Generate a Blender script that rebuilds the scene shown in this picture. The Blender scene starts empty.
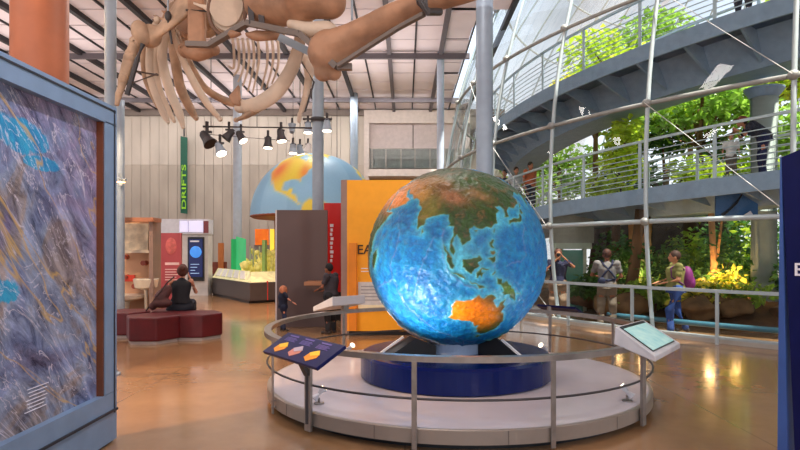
import bpy, bmesh, math, random
import numpy as np
from mathutils import Vector, Matrix, noise
random.seed(7)
PI = math.pi
col = bpy.context.scene.collection
F, H, CX, CY = 590.0, 1.7, 405.0, 250.0

def P(px, py, d):
    return Vector(((px-CX)/F*d, d, H+(CY-py)/F*d))
def ground(px, d):
    return Vector(((px-CX)/F*d, d, 0))

# ---------------------------------------------------------------- materials
def lin(c):
    return tuple((v/255/12.92) if v/255 <= .04045 else ((v/255+.055)/1.055)**2.4 for v in c)
MATS = {}
def mat(name, c, rough=.5, metal=0., var=.06, scale=6., bump=0., bscale=40., emit=None, estr=0., spec=.5, coat=0., c2=None, stretch=None):
    if name in MATS: return MATS[name]
    m = bpy.data.materials.new(name); m.use_nodes = True
    nt = m.node_tree; N = nt.nodes; L = nt.links
    b = N['Principled BSDF']
    b.inputs['Roughness'].default_value = rough
    b.inputs['Metallic'].default_value = metal
    b.inputs['Specular IOR Level'].default_value = spec
    b.inputs['Coat Weight'].default_value = coat
    tc = N.new('ShaderNodeTexCoord')
    src = tc.outputs['Object']
    if stretch:
        mp = N.new('ShaderNodeMapping'); mp.inputs['Scale'].default_value = stretch
        L.new(src, mp.inputs['Vector']); src = mp.outputs['Vector']
    n = N.new('ShaderNodeTexNoise'); n.inputs['Scale'].default_value = scale; n.inputs['Detail'].default_value = 4
    L.new(src, n.inputs['Vector'])
    r = N.new('ShaderNodeValToRGB')
    l = lin(c)
    if c2: a, z = lin(c2), l
    else: a, z = tuple(v*(1-var) for v in l), tuple(min(1, v*(1+var)) for v in l)
    r.color_ramp.elements[0].color = (*a, 1); r.color_ramp.elements[1].color = (*z, 1)
    r.color_ramp.elements[0].position = .35; r.color_ramp.elements[1].position = .65
    L.new(n.outputs['Fac'], r.inputs['Fac']); L.new(r.outputs['Color'], b.inputs['Base Color'])
    if bump:
        n2 = N.new('ShaderNodeTexNoise'); n2.inputs['Scale'].default_value = bscale; n2.inputs['Detail'].default_value = 5
        L.new(src, n2.inputs['Vector'])
        bp = N.new('ShaderNodeBump'); bp.inputs['Strength'].default_value = bump; bp.inputs['Distance'].default_value = .02
        L.new(n2.outputs['Fac'], bp.inputs['Height']); L.new(bp.outputs['Normal'], b.inputs['Normal'])
    if emit:
        b.inputs['Emission Color'].default_value = (*lin(emit), 1); b.inputs['Emission Strength'].default_value = estr
    MATS[name] = m
    return m

def glass_mat(name, tint, gloss=.12, rough=.02, thick=None):
    if name in MATS: return MATS[name]
    m = bpy.data.materials.new(name); m.use_nodes = True
    nt = m.node_tree; N = nt.nodes; L = nt.links
    N.remove(N['Principled BSDF'])
    t = N.new('ShaderNodeBsdfTransparent'); t.inputs['Color'].default_value = (*tint, 1)
    g = N.new('ShaderNodeBsdfGlossy'); g.inputs['Roughness'].default_value = rough
    fr = N.new('ShaderNodeFresnel'); fr.inputs['IOR'].default_value = 1.45
    geo = N.new('ShaderNodeNewGeometry')
    mth = N.new('ShaderNodeMath'); mth.operation = 'MULTIPLY'; mth.inputs[1].default_value = gloss*8
    L.new(fr.outputs['Fac'], mth.inputs[0])
    mx = N.new('ShaderNodeMath'); mx.operation = 'MINIMUM'; mx.inputs[1].default_value = .85
    L.new(mth.outputs[0], mx.inputs[0])
    mix = N.new('ShaderNodeMixShader')
    L.new(mx.outputs[0], mix.inputs['Fac']); L.new(t.outputs[0], mix.inputs[1]); L.new(g.outputs[0], mix.inputs[2])
    if thick:
        d = N.new('ShaderNodeBsdfDiffuse'); d.inputs['Color'].default_value = (.8, .85, .9, 1)
        m2 = N.new('ShaderNodeMixShader'); m2.inputs['Fac'].default_value = thick
        L.new(mix.outputs[0], m2.inputs[1]); L.new(d.outputs[0], m2.inputs[2])
        L.new(m2.outputs[0], N['Material Output'].inputs['Surface'])
    else:
        L.new(mix.outputs[0], N['Material Output'].inputs['Surface'])
    MATS[name] = m
    return m

# ---------------------------------------------------------------- mesh builder
WM = {}
def basis(d):
    d = d.normalized()
    u = Vector((0, 0, 1)) if abs(d.z) < .95 else Vector((0, 1, 0))
    a = d.cross(u).normalized(); b = a.cross(d).normalized()
    return a, b
class MB:
    def __init__(s): s.v = []; s.f = []
    def add(s, vs, fs):
        o = len(s.v); s.v += [tuple(v) for v in vs]; s.f += [tuple(i+o for i in f) for f in fs]; return s
    def box(s, c, size, rz=0, M=None):
        x, y, z = (v/2 for v in size); R = M or Matrix.Rotation(rz, 3, 'Z'); c = Vector(c)
        vs = [c+R@Vector((a*x, b*y, g*z)) for a in (-1, 1) for b in (-1, 1) for g in (-1, 1)]
        return s.add(vs, [(0,1,3,2),(4,6,7,5),(0,4,5,1),(2,3,7,6),(0,2,6,4),(1,5,7,3)])
    def frect(s, x0, y0, x1, y1, d, dep):     # upright box standing at distance d, reaching dep back
        a = P(x0, y0, d); b = P(x1, y1, d)
        return s.box(((a.x+b.x)/2, d+dep/2, (a.z+b.z)/2), (abs(b.x-a.x), dep, abs(a.z-b.z)))
    def hexa(s, p):                            # 8 corners: bottom 4 then top 4
        return s.add(p, [(3,2,1,0),(4,5,6,7),(0,1,5,4),(1,2,6,5),(2,3,7,6),(3,0,4,7)])
    def beam(s, p0, p1, w, h, up=None):
        p0, p1 = Vector(p0), Vector(p1); d = (p1-p0).normalized()
        u = Vector(up) if up else (Vector((0,0,1)) if abs(d.z) < .95 else Vector((0,1,0)))
        a = d.cross(u).normalized()*w/2; b = a.cross(d).normalized()*h/2
        return s.hexa([p0-a-b, p0+a-b, p1+a-b, p1-a-b, p0-a+b, p0+a+b, p1+a+b, p1-a+b])
    def tube(s, pts, rad, n=10, cap=True, flat=1., closed=False):
        pts = [Vector(p) for p in pts]; k = len(pts)
        rad = rad if isinstance(rad, (list, tuple)) else [rad]*k
        vs = []; a = None
        for i, p in enumerate(pts):
            if closed: t = pts[(i+1) % k]-pts[i-1]
            else: t = pts[min(i+1, k-1)]-pts[max(i-1, 0)]
            t.normalize()
            if a is None: a, b = basis(t)
            else:
                a = (a-t*a.dot(t)).normalized(); b = t.cross(a)
            r = rad[i]; ra, rb = (r if isinstance(r, tuple) else (r, r*flat))
            vs += [p+a*math.cos(2*PI*j/n)*ra+b*math.sin(2*PI*j/n)*rb for j in range(n)]
        fs = []
        for i in range(k if closed else k-1):
            q = (i+1) % k
            fs += [(i*n+j, i*n+(j+1) % n, q*n+(j+1) % n, q*n+j) for j in range(n)]
        if cap and not closed:
            fs += [tuple(range(n))[::-1], tuple((k-1)*n+j for j in range(n))]
        return s.add(vs, fs)
    def capsule(s, pts, rad, n=12):            # rounded ends
        rad = rad if isinstance(rad, (list, tuple)) else [rad]*len(pts)
        pts = [Vector(p) for p in pts]
        for e, q in ((0, 1), (-1, -2)):
            s.ball(pts[e], (rad[e],)*3, 8, n)
        return s.tube(pts, list(rad), n)
    def ball(s, c, r, nu=10, nv=14, M=None):
        c = Vector(c); M = M or Matrix.Identity(3); vs = [c+M@Vector((0, 0, r[2]))]
        for i in range(1, nu):
            t = PI*i/nu
            vs += [c+M@Vector((r[0]*math.sin(t)*math.cos(2*PI*j/nv), r[1]*math.sin(t)*math.sin(2*PI*j/nv), r[2]*math.cos(t))) for j in range(nv)]
        vs.append(c+M@Vector((0, 0, -r[2]))); e = len(vs)-1; fs = []
        for j in range(nv):
            q = (j+1) % nv
            fs.append((0, 1+j, 1+q)); fs.append((e, 1+(nu-2)*nv+q, 1+(nu-2)*nv+j))
            for i in range(nu-2): fs.append((1+i*nv+j, 1+(i+1)*nv+j, 1+(i+1)*nv+q, 1+i*nv+q))
        return s.add(vs, fs)
    def lathe(s, c, prof, n=48):               # prof: (r, z)
        c = Vector(c); k = len(prof)
        vs = [c+Vector((r*math.cos(2*PI*j/n), r*math.sin(2*PI*j/n), z)) for r, z in prof for j in range(n)]
        fs = [(i*n+j, i*n+(j+1) % n, (i+1)*n+(j+1) % n, (i+1)*n+j) for i in range(k-1) for j in range(n)]
        if prof[0][0] > 1e-6: fs.append(tuple(range(n))[::-1])
        if prof[-1][0] > 1e-6: fs.append(tuple((k-1)*n+j for j in range(n)))
        return s.add(vs, fs)
    def prism(s, poly, z0, z1):
        n = len(poly); vs = [(x, y, z0) for x, y in poly]+[(x, y, z1) for x, y in poly]
        return s.add(vs, [tuple(range(n))[::-1], tuple(range(n, 2*n))]+[(i, (i+1) % n, n+(i+1) % n, n+i) for i in range(n)])
    def slab(s, pts, off):                     # polygon given as 3D points extruded by off
        n = len(pts); off = Vector(off); pts = [Vector(p) for p in pts]
        return s.add(pts+[p+off for p in pts], [tuple(range(n))[::-1], tuple(range(n, 2*n))]+[(i, (i+1) % n, n+(i+1) % n, n+i) for i in range(n)])
    def arc(s, c, a0, a1, sec, n=64):          # sec: closed (r, z) section swept around centre c
        k = len(sec); full = abs(a1-a0) >= 2*PI-1e-6; m = n if full else n+1
        vs = []
        for i in range(m):
            a = a0+(a1-a0)*i/n
            for r, z in sec:
                vs.append((c[0]+r*math.cos(a), c[1]+r*math.sin(a), z(a) if callable(z) else z))
        fs = []
        for i in range(n):
            q = (i+1) % m
            fs += [(i*k+j, q*k+j, q*k+(j+1) % k, i*k+(j+1) % k) for j in range(k)]
        if not full: fs += [tuple(range(k)), tuple((m-1)*k+j for j in range(k))[::-1]]
        return s.add(vs, fs)
    def build(s, name, m, parent=None, smooth=False, bevel=0, remesh=0, local=False, smooth_it=0):
        me = bpy.data.meshes.new(name)
        vs = s.v
        if parent is not None:
            Wp = WM[parent.name]
            if not local:
                Wi = Wp.inverted(); vs = [Wi@Vector(v) for v in vs]
            W = Wp
        else:
            A = np.array(vs); lo, hi = A.min(0), A.max(0)
            o = Vector(((lo[0]+hi[0])/2, (lo[1]+hi[1])/2, lo[2]))
            if not local: vs = [Vector(v)-o for v in vs]
            W = Matrix.Translation(o)
        me.from_pydata([tuple(v) for v in vs], [], s.f)
        if smooth: me.polygons.foreach_set('use_smooth', [len(p.vertices) <= 4 for p in me.polygons])
        bm = bmesh.new(); bm.from_mesh(me); bmesh.ops.recalc_face_normals(bm, faces=bm.faces); bm.to_mesh(me); bm.free()
        me.materials.append(m)
        ob = bpy.data.objects.new(name, me); col.objects.link(ob)
        if parent is not None: ob.parent = parent
        elif not local: ob.location = W.translation
        WM[ob.name] = W
        if bevel:
            md = ob.modifiers.new('Bevel', 'BEVEL'); md.width = bevel; md.segments = 2; md.limit_method = 'ANGLE'
        if remesh:
            md = ob.modifiers.new('Remesh', 'REMESH'); md.mode = 'VOXEL'; md.voxel_size = remesh; md.use_smooth_shade = True
            if smooth_it:
                md = ob.modifiers.new('Smooth', 'SMOOTH'); md.iterations = smooth_it; md.factor = .5
        me.update()
        return ob

def tag(o, label=None, cat=None, group=None, kind=None):
    if label: o['label'] = label
    if cat: o['category'] = cat
    if group: o['group'] = group
    if kind: o['kind'] = kind
    return o
def thing(name, label, cat, loc=(0, 0, 0), rz=0, group=None):
    o = bpy.data.objects.new(name, None); col.objects.link(o)
    o.location = loc; o.rotation_euler = (0, 0, rz); o.empty_display_size = .1
    WM[o.name] = Matrix.Translation(Vector(loc))@Matrix.Rotation(rz, 4, 'Z')
    return tag(o, label, cat, group)
def structure(name, mb, m, **k):
    return tag(mb.build(name, m, **k), kind='structure')
def copy_tree(o, parent=None):
    c = o.copy(); col.objects.link(c)
    if parent: c.parent = parent
    for ch in list(o.children): copy_tree(ch, c)
    return c
def dup(o, loc, label, rz=None, scale=None):
    c = copy_tree(o); c.location = loc; c['label'] = label
    if rz is not None: c.rotation_euler.z = rz
    if scale: c.scale = (scale,)*3
    WM[c.name] = Matrix.Translation(Vector(loc))@Matrix.Rotation(c.rotation_euler.z, 4, 'Z')
    return c
def text(name, body, size, pos, right, up, m, parent, extrude=.003, sx=1.):
    cu = bpy.data.curves.new('t', 'FONT'); cu.body = body; cu.size = size; cu.extrude = extrude
    cu.align_x = 'CENTER'; cu.align_y = 'CENTER'; cu.resolution_u = 3; cu.offset = size*.012
    t = bpy.data.objects.new('t', cu); col.objects.link(t)
    bpy.context.view_layer.update()
    me = bpy.data.meshes.new_from_object(t.evaluated_get(bpy.context.evaluated_depsgraph_get()))
    bpy.data.objects.remove(t)
    r = Vector(right).normalized(); n = r.cross(Vector(up)).normalized(); u = n.cross(r)
    M = Matrix.Translation(Vector(pos))@Matrix((r, u, n)).transposed().to_4x4()
    me.transform(WM[parent.name].inverted()@M@Matrix.Diagonal((sx, 1, 1, 1)))
    me.materials.clear(); me.materials.append(m)
    ob = bpy.data.objects.new(name, me); col.objects.link(ob); ob.parent = parent
    WM[ob.name] = WM[parent.name]
    return ob

# common materials
steel = mat('painted_steel', (150, 162, 176), .45, .1, .05)
brushed = mat('brushed_steel', (150, 142, 136), .32, .75, .1, 12)
dark_steel = mat('dark_steel', (66, 62, 64), .45, .3)
taupe_steel = mat('taupe_steel', (112, 100, 94), .45, .2)
white_paint = mat('white_paint', (226, 224, 224), .45)
black = mat('black_paint', (14, 14, 20), .45)
navy = mat('navy_panel', (6, 15, 74), .45, 0, .1, spec=.25)
white_ink = mat('white_ink', (235, 235, 245), .5)

# ================================================================ SETTING
def floor_material():
    m = bpy.data.materials.new('polished_concrete'); m.use_nodes = True
    N, L = m.node_tree.nodes, m.node_tree.links; b = N['Principled BSDF']
    tc = N.new('ShaderNodeTexCoord')
    n = N.new('ShaderNodeTexNoise'); n.inputs['Scale'].default_value = .5; n.inputs['Detail'].default_value = 8; n.inputs['Roughness'].default_value = .65
    L.new(tc.outputs['Object'], n.inputs['Vector'])
    r = N.new('ShaderNodeValToRGB'); r.color_ramp.elements[0].position = .3; r.color_ramp.elements[1].position = .7
    r.color_ramp.elements[0].color = (*lin((140, 104, 72)), 1); r.color_ramp.elements[1].color = (*lin((178, 138, 100)), 1)
    L.new(n.outputs['Fac'], r.inputs['Fac'])
    br = N.new('ShaderNodeTexBrick'); br.offset = 0; br.inputs['Scale'].default_value = 1
    br.inputs['Brick Width'].default_value = 3.2; br.inputs['Row Height'].default_value = 3.2; br.inputs['Mortar Size'].default_value = .008
    br.inputs['Color1'].default_value = (1, 1, 1, 1); br.inputs['Color2'].default_value = (.97, .97, .97, 1); br.inputs['Mortar'].default_value = (.72, .7, .68, 1)
    L.new(tc.outputs['Object'], br.inputs['Vector'])
    mx = N.new('ShaderNodeMix'); mx.data_type = 'RGBA'; mx.blend_type = 'MULTIPLY'; mx.inputs[0].default_value = 1
    L.new(r.outputs['Color'], mx.inputs[6]); L.new(br.outputs['Color'], mx.inputs[7]); L.new(mx.outputs[2], b.inputs['Base Color'])
    n2 = N.new('ShaderNodeTexNoise'); n2.inputs['Scale'].default_value = 3; n2.inputs['Detail'].default_value = 6
    L.new(tc.outputs['Object'], n2.inputs['Vector'])
    mr = N.new('ShaderNodeMapRange'); mr.inputs[3].default_value = .1; mr.inputs[4].default_value = .26
    L.new(n2.outputs['Fac'], mr.inputs[0]); L.new(mr.outputs[0], b.inputs['Roughness'])
    b.inputs['Coat Weight'].default_value = .25; b.inputs['Coat Roughness'].default_value = .08
    return m
structure('floor', MB().box((0, 14, -.05), (60, 60, .1)), floor_material())

# dome numbers
DC = (18.13, 21.84); DZ = 3.04; DR = 16.68
def rr(z): return math.sqrt(max(0, DR*DR-(z-DZ)**2))

# back wall: board-formed concrete
YB = 28.6
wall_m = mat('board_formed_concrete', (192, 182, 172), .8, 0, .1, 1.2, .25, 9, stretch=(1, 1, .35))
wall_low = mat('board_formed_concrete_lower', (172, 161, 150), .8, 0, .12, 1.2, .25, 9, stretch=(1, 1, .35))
ZT = 8.5
zs = P(0, 165, YB).z; xr = P(368, 0, YB).x
mb = MB(); ml = MB()
x = -26.0; i = 0
while x < xr-.01:
    w = min(.44, xr-x)
    j = random.uniform(0, .015)
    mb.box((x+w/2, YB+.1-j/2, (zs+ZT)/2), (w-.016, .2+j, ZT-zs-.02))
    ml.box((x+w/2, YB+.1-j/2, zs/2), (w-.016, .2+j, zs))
    x += .44
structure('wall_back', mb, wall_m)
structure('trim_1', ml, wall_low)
structure('trim_2', MB().box((-11.2, YB+.26, ZT/2), (32, .1, ZT)), mat('joint_backing', (120, 110, 104), .9))  # brown-grey backing seen through the board joints
# balcony bay in the back wall
pale = mat('pale_plaster', (204, 190, 184), .7)
mb = MB().frect(368, 110, 470, 123, YB-.3, .5).frect(368, 169, 506, 176, YB-.9, 1.2).frect(364, 110, 369, 250, YB-.3, .6)
structure('trim_3', mb, pale)
mb = MB().frect(369, 123, 412.6, 150, YB, .15).frect(413.6, 123, 470, 150, YB, .15).frect(369, 150, 470, 168, YB+.02, .1)
structure('trim_4', mb, mat('rose_grey_panel', (188, 172, 170), .7))
structure('wall_lower', MB().frect(372, 176, 506, 286, YB+.2, .2), mat('dim_wood_wall', (140, 104, 76), .6))
bal = thing('balcony_railing', 'glass and steel balustrade of the upper balcony on the back wall', 'railing', P(405, 169, YB-.8))
MB().frect(370, 149, 470, 168, YB-.75, .02).build('glass_panel', glass_mat('bal_glass', (.72, .8, .8), .1), bal)
MB().frect(369, 148.2, 470, 149, YB-.78, .06).build('handrail', brushed, bal)
for px in (372, 386, 401, 415, 430, 445, 460):
    MB().frect(px-.5, 149, px+.5, 168.5, YB-.8, .05).build('post', brushed, bal)

# ceiling: panels, beams
panel_m = mat('ceiling_panel', (226, 214, 218), .75, 0, .05, .6)
gap_m = mat('ceiling_gap', (66, 60, 60), .9)
def in_dome(x, y, r): return math.hypot(x-DC[0], y-DC[1]) < r
pitch = 1.75; x0 = -.53
cm = MB(); gm = MB()
HR = rr(8.5)+.25
ny = 0
for i in range(-13, 14):
    for s in (0, 1):
        xa = x0+pitch*i+s*pitch/2; xb = xa+pitch/2
        y = -5.0
        while y < 28.4:
            if not any(in_dome(a, b, HR) for a in (xa, xb) for b in (y, y+1.2)):
                dz = random.uniform(0, .03)
                if xa > 1.2: dz = random.choice((0, .05, .1))
                cm.box(((xa+xb)/2, y+.6, 8.5+.03-dz), (pitch/2-.06, 1.2-.07, .06))
                gm.box(((xa+xb)/2, y+.6, 8.66), (pitch/2, 1.2, .1))
            y += 1.2
structure('ceiling', cm, panel_m)
structure('trim_5', gm, gap_m)
beam_dark = mat('ceiling_beam_dark', (36, 32, 38), .6)
beam_grey = mat('ceiling_beam_grey', (92, 86, 92), .6)
for i in range(-13, 11):
    x = x0+pitch*i
    ye = 28.4
    while ye > 6 and in_dome(x, ye, HR): ye -= .3
    ys = -5
    if x > 6: ye = min(ye, 6)
    structure('ceiling_beam', MB().box((x, (ys+ye)/2, 8.4), (.14, ye-ys, .16)), beam_grey if -1 < x < 2 else beam_dark)
    xs = x+pitch/2
    ye2 = ye
    while ye2 > 6 and in_dome(xs, ye2, HR): ye2 -= .3
    structure('ceiling_batten', MB().box((xs, (ys+ye2)/2, 8.46), (.045, ye2-ys, .06)), beam_dark)
for y in (2.6, 8.5, 14.3, 20.1, 26):
    xe = 22.0
    while xe > -3 and in_dome(xe, y, HR): xe -= .2
    structure('cross_beam', MB().box(((-24+xe)/2, y, 8.3), (xe+24, .12, .18)), beam_grey)
structure('trim_6', MB().box((-11.2, 28.45, 8.32), (32, .2, .3)), taupe_steel)

# columns
def column(name, px, d, rad, label, m, z1=8.5, z0=0, cap=True):
    g = ground(px, d)
    t = thing(name, label, 'column', (g.x, g.y, z0))
    MB().tube([(g.x, g.y, z0+(z1-z0)*k/24) for k in range(25)], rad, 32).build('shaft', m, t, smooth=True)
    MB().lathe((g.x, g.y, z0), [(rad*1.7, 0), (rad*1.7, .03), (rad*1.15, .05), (rad*1.15, .09)], 24).build('base_plate', m, t)
    return t
blue_steel = mat('blue_grey_steel', (138, 152, 170), .4, .1, .04)
column('steel_column', 484.5, 12.0, .172, 'thick blue-grey steel column rising behind the big relief globe', blue_steel)
column('steel_column', 440.5, 20.3, .125, 'slim pale steel column left of the thick one behind the globe', mat('pale_steel', (178, 190, 208), .45))
column('steel_column', 354, 25.6, .17, 'short-looking steel column in front of the back wall beside the blue half globe', blue_steel)
column('steel_column', 237.5, 23.0, .165, 'pale steel column in front of the concrete wall behind the track lights', mat('pale_steel2', (172, 180, 192), .45))
column('steel_column', 110.5, 8.0, .075, 'grey steel column rising just behind the framed relief map', steel)
column('steel_column', 318, 14.6, .14, 'steel column with lamps clamped on it behind the brown partition', steel)
column('lamp_post', 120.5, 14.0, .09, 'short pale post with a small lamp beside the warm-lit booth', steel, z1=5.25)
column('round_column', 40, 8.3, .36, 'wide copper-orange round column behind the framed relief map', mat('copper_plaster', (186, 112, 80), .5, 0, .1, 2))

# ================================================================ GLASS DOME
dome = thing('glass_dome', 'huge spherical glass dome of pipes and panes enclosing the rainforest', 'glass dome', (DC[0], DC[1], 0))
pipe_m = mat('dome_pipe', (150, 152, 150), .4, .2, .08)
pipe_w = mat('dome_pipe_pale', (176, 190, 196), .4, .2, .05)
def dpt(az, z, dr=0):
    a = math.radians(az); r = rr(z)+dr
    return Vector((DC[0]+r*math.cos(a), DC[1]+r*math.sin(a), z))
RZ = [0.06, 2.27, 4.64, 7.02, 9.4, 11.8, 14.1, 16.2, 18.0]
AZ0, ST = 225.8, 8.78
naz = 41; ST = 360/41
for i in range(naz):
    az = AZ0+ST*i
    pts = [dpt(az, z) for z in np.linspace(0, 18.6, 30)]
    MB().tube(pts, .045, 8).build('mullion', pipe_w, dome, smooth=True)
for k, z in enumerate(RZ):
    pts = [dpt(360*i/164, z) for i in range(164)]
    MB().tube(pts, .048 if k else .04, 8, closed=True).build('ring_pipe', pipe_m if k in (2, 3, 4) else pipe_w, dome, smooth=True)
# panes: one faceted skin
mb = MB(); zl = RZ[:]
n = naz*2
vs = [dpt(AZ0+ST/2*i, z, -.07) for z in np.linspace(.1, 19.3, 24) for i in range(n)]
fs = [(k*n+i, k*n+(i+1) % n, (k+1)*n+(i+1) % n, (k+1)*n+i) for k in range(23) for i in range(n)]
MB().add(vs, fs).build('glass_skin', glass_mat('dome_glass', (.95, .98, .98), .06), dome, smooth=True)
# nodes and braces on the side that faces the hall
cable = mat('cable', (205, 208, 208), .35, .3)
for i in range(-2, 9):
    az = AZ0-ST*i
    for k in range(1, 6):
        p = dpt(az, RZ[k], .04)
        MB().ball(p, (.1, .1, .09), 6, 8).build('node_clamp', pipe_m, dome, smooth=True)
for i in range(-1, 9):
    az = AZ0-ST*i
    for k in range(1, 5):
        if (k != 2 or i % 2) and (k != 3 or i % 3): continue
        a, b = (dpt(az, RZ[k-1], .14), dpt(az-ST, RZ[k], .14))
        MB().tube([a, b], .009, 6).build('brace_cable', cable, dome)
    if i % 3 == 2: MB().tube([dpt(az, .12, .12), dpt(az-ST, RZ[1], .12)], .009, 6).build('brace_cable', cable, dome)
# kerb + hand rail in front of the dome
R0 = rr(0)
A0, A1 = math.radians(150), math.radians(262)
structure('trim_7', MB().arc(DC, A0, A1, [(R0+.06, 0), (R0+.26, 0), (R0+.26, .09), (R0+.06, .09)], 80), mat('kerb_paint', (190, 186, 178), .5))
hr = thing('hand_rail', 'pale metal hand rail curving along the foot of the glass dome', 'railing', (DC[0], DC[1], 0))
rrad = R0+.42
MB().arc(DC, math.radians(175), math.radians(258), [(rrad-.03, .93), (rrad+.03, .93), (rrad+.03, .99), (rrad-.03, .99)], 80).build('top_rail', pipe_w, hr)
MB().arc(DC, math.radians(175), math.radians(258), [(rrad-.015, .1), (rrad+.015, .1), (rrad+.015, .14), (rrad-.015, .14)], 80).build('bottom_rail', pipe_w, hr)
for a in np.arange(178, 258, 5.6):
    a = math.radians(a-.9); x, y = DC[0]+rrad*math.cos(a), DC[1]+rrad*math.sin(a)
    MB().box((x, y, .47), (.05, .05, .94), a).build('post', pipe_w, hr)

# ------------------------------------------------ inside the dome: ramps
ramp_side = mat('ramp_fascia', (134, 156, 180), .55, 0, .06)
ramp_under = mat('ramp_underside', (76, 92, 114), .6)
rail_m = mat('ramp_rail', (186, 200, 206), .4, .2)
def ramp(label, zf, ro, ri, dz, a0, a1, fh=.36):
    t = thing('walkway_ramp', label, 'ramp', (DC[0], DC[1], 0))
    MB().arc(DC, a0, a1, [(ro, lambda a: zf(a)-fh), (ro+.06, lambda a: zf(a)-fh), (ro+.06, lambda a: zf(a)), (ro, lambda a: zf(a))], 90).build('fascia', ramp_side, t)
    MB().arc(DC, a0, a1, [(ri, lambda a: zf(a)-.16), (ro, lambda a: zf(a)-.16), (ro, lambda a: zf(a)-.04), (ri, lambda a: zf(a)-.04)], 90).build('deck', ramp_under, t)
    rm = (ri+ro)/2
    MB().arc(DC, a0, a1, [(ri+.1, lambda a: zf(a)-dz), (rm-.1, lambda a: zf(a)-dz), (rm+.35, lambda a: zf(a)-.16), (ri, lambda a: zf(a)-.16)], 90).build('box_girder', ramp_side, t)
    a = a0+.03
    while a < a1:
        c, s_ = math.cos(a), math.sin(a); z = zf(a)
        q = lambda r, zz: Vector((DC[0]+r*c, DC[1]+r*s_, zz))
        MB().slab([q(rm, z-dz+.1), q(ro-.02, z-.3), q(ro-.02, z-.17), q(rm, z-.17)], Vector((-s_, c, 0))*.06).build('bracket', ramp_side, t)
        a += .075
    for r in (ro-.03, ri+.05):
        a = a0+.02
        while a < a1:
            x, y = DC[0]+r*math.cos(a), DC[1]+r*math.sin(a)
            MB().box((x, y, zf(a)+.5), (.03, .07, 1.1), a).build('post', rail_m, t)
            a += .11
        for k in range(8):
            h = 1.08 if k == 7 else .12+k*.12
            w = .028 if k == 7 else .009
            MB().arc(DC, a0, a1, [(r-w, lambda a: zf(a)+h-w), (r+w, lambda a: zf(a)+h-w), (r+w, lambda a: zf(a)+h+w), (r-w, lambda a: zf(a)+h+w)], 90).build('rail', rail_m, t)
    return t
z_up = lambda a: 6.1+(math.degrees(a)-200)*.016
z_lo = lambda a: 2.78+(math.degrees(a)-190)*.013
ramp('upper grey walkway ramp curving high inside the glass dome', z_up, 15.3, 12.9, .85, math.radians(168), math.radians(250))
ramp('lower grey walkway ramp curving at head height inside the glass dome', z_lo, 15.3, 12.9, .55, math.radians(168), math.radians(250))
# round concrete column in the dome
g = ground(764, 13.6)
t = thing('dome_column', 'fat pale round column carrying the ramps inside the dome', 'column', g)
MB().tube([(g.x, g.y, 0), (g.x, g.y, 5.2)], .29, 28).build('shaft', mat('column_concrete', (160, 172, 166), .6), t, smooth=True)
MB().lathe((g.x, g.y, 5.2), [(.29, 0), (.42, .18), (.42, .22)], 28).build('capital', ramp_side, t)

# rainforest planting
soil = mat('forest_soil', (88, 62, 40), .9, 0, .3, 3, .8, 8)
mb = MB(); 
nr, na = 16, 60
vs = []
for i in range(nr):
    for j in range(na):
        r = 4+(14.6-4)*i/(nr-1); a = math.radians(150+110*j/(na-1))
        p = Vector((DC[0]+r*math.cos(a), DC[1]+r*math.sin(a), 0))
        h = .55+.5*noise.noise(p*.6)+.25*noise.noise(p*2); h = max(.05, h)
        if i == nr-1: h = .0
        if i == nr-2: h = .22
        vs.append((p.x, p.y, h))
fs = [(i*na+j, i*na+j+1, (i+1)*na+j+1, (i+1)*na+j) for i in range(nr-1) for j in range(na-1)]
structure('planting_bed', MB().add(vs, fs), soil, smooth=True)

def leafmat(name, c, trans=.45):
    if name in MATS: return MATS[name]
    m = mat(name, c, .45, 0, .35, 3.)
    N, L = m.node_tree.nodes, m.node_tree.links
    b = N['Principled BSDF']; t = N.new('ShaderNodeBsdfTranslucent')
    rp = [n for n in N if n.type == 'VALTORGB'][0]
    hs = N.new('ShaderNodeHueSaturation'); hs.inputs['Value'].default_value = 1.5
    L.new(rp.outputs['Color'], hs.inputs['Color']); L.new(hs.outputs['Color'], t.inputs['Color'])
    mx = N.new('ShaderNodeMixShader'); mx.inputs['Fac'].default_value = trans
    L.new(b.outputs[0], mx.inputs[1]); L.new(t.outputs[0], mx.inputs[2]); L.new(mx.outputs[0], N['Material Output'].inputs['Surface'])
    return m
LG = [leafmat('leaf_bright', (186, 204, 62)), leafmat('leaf_mid', (132, 164, 62)), leafmat('leaf_dark', (72, 112, 52)), leafmat('leaf_yellow', (214, 206, 84))]
bark = mat('bark', (112, 82, 54), .9, 0, .25, 5, .6, 20, stretch=(1, 1, .2))
def leaves(center, rad, n, size, rng):
    v = []; f = []
    for _ in range(n):
        while True:
            q = Vector((rng.uniform(-1, 1), rng.uniform(-1, 1), rng.uniform(-1, 1)))
            if q.length < 1: break
        q = q*(.55+.45*q.length)
        p = Vector(center)+Vector((q.x*rad[0], q.y*rad[1], q.z*rad[2]))
        d = Vector((rng.gauss(0, 1), rng.gauss(0, 1), rng.gauss(-.4, .6))).normalized()
        a, b = basis(d); a = (a*rng.uniform(-1, 1)+b*rng.uniform(-.5, .5)).normalized()
        s = size*rng.uniform(.6, 1.3); o = len(v); nn = d.cross(a)*s*.12
        v += [p, p+d*s*.5+a*s*.28+nn, p+d*s, p+d*s*.5-a*s*.28+nn]
        f += [(o, o+1, o+2), (o, o+2, o+3)]
    return v, f
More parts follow.
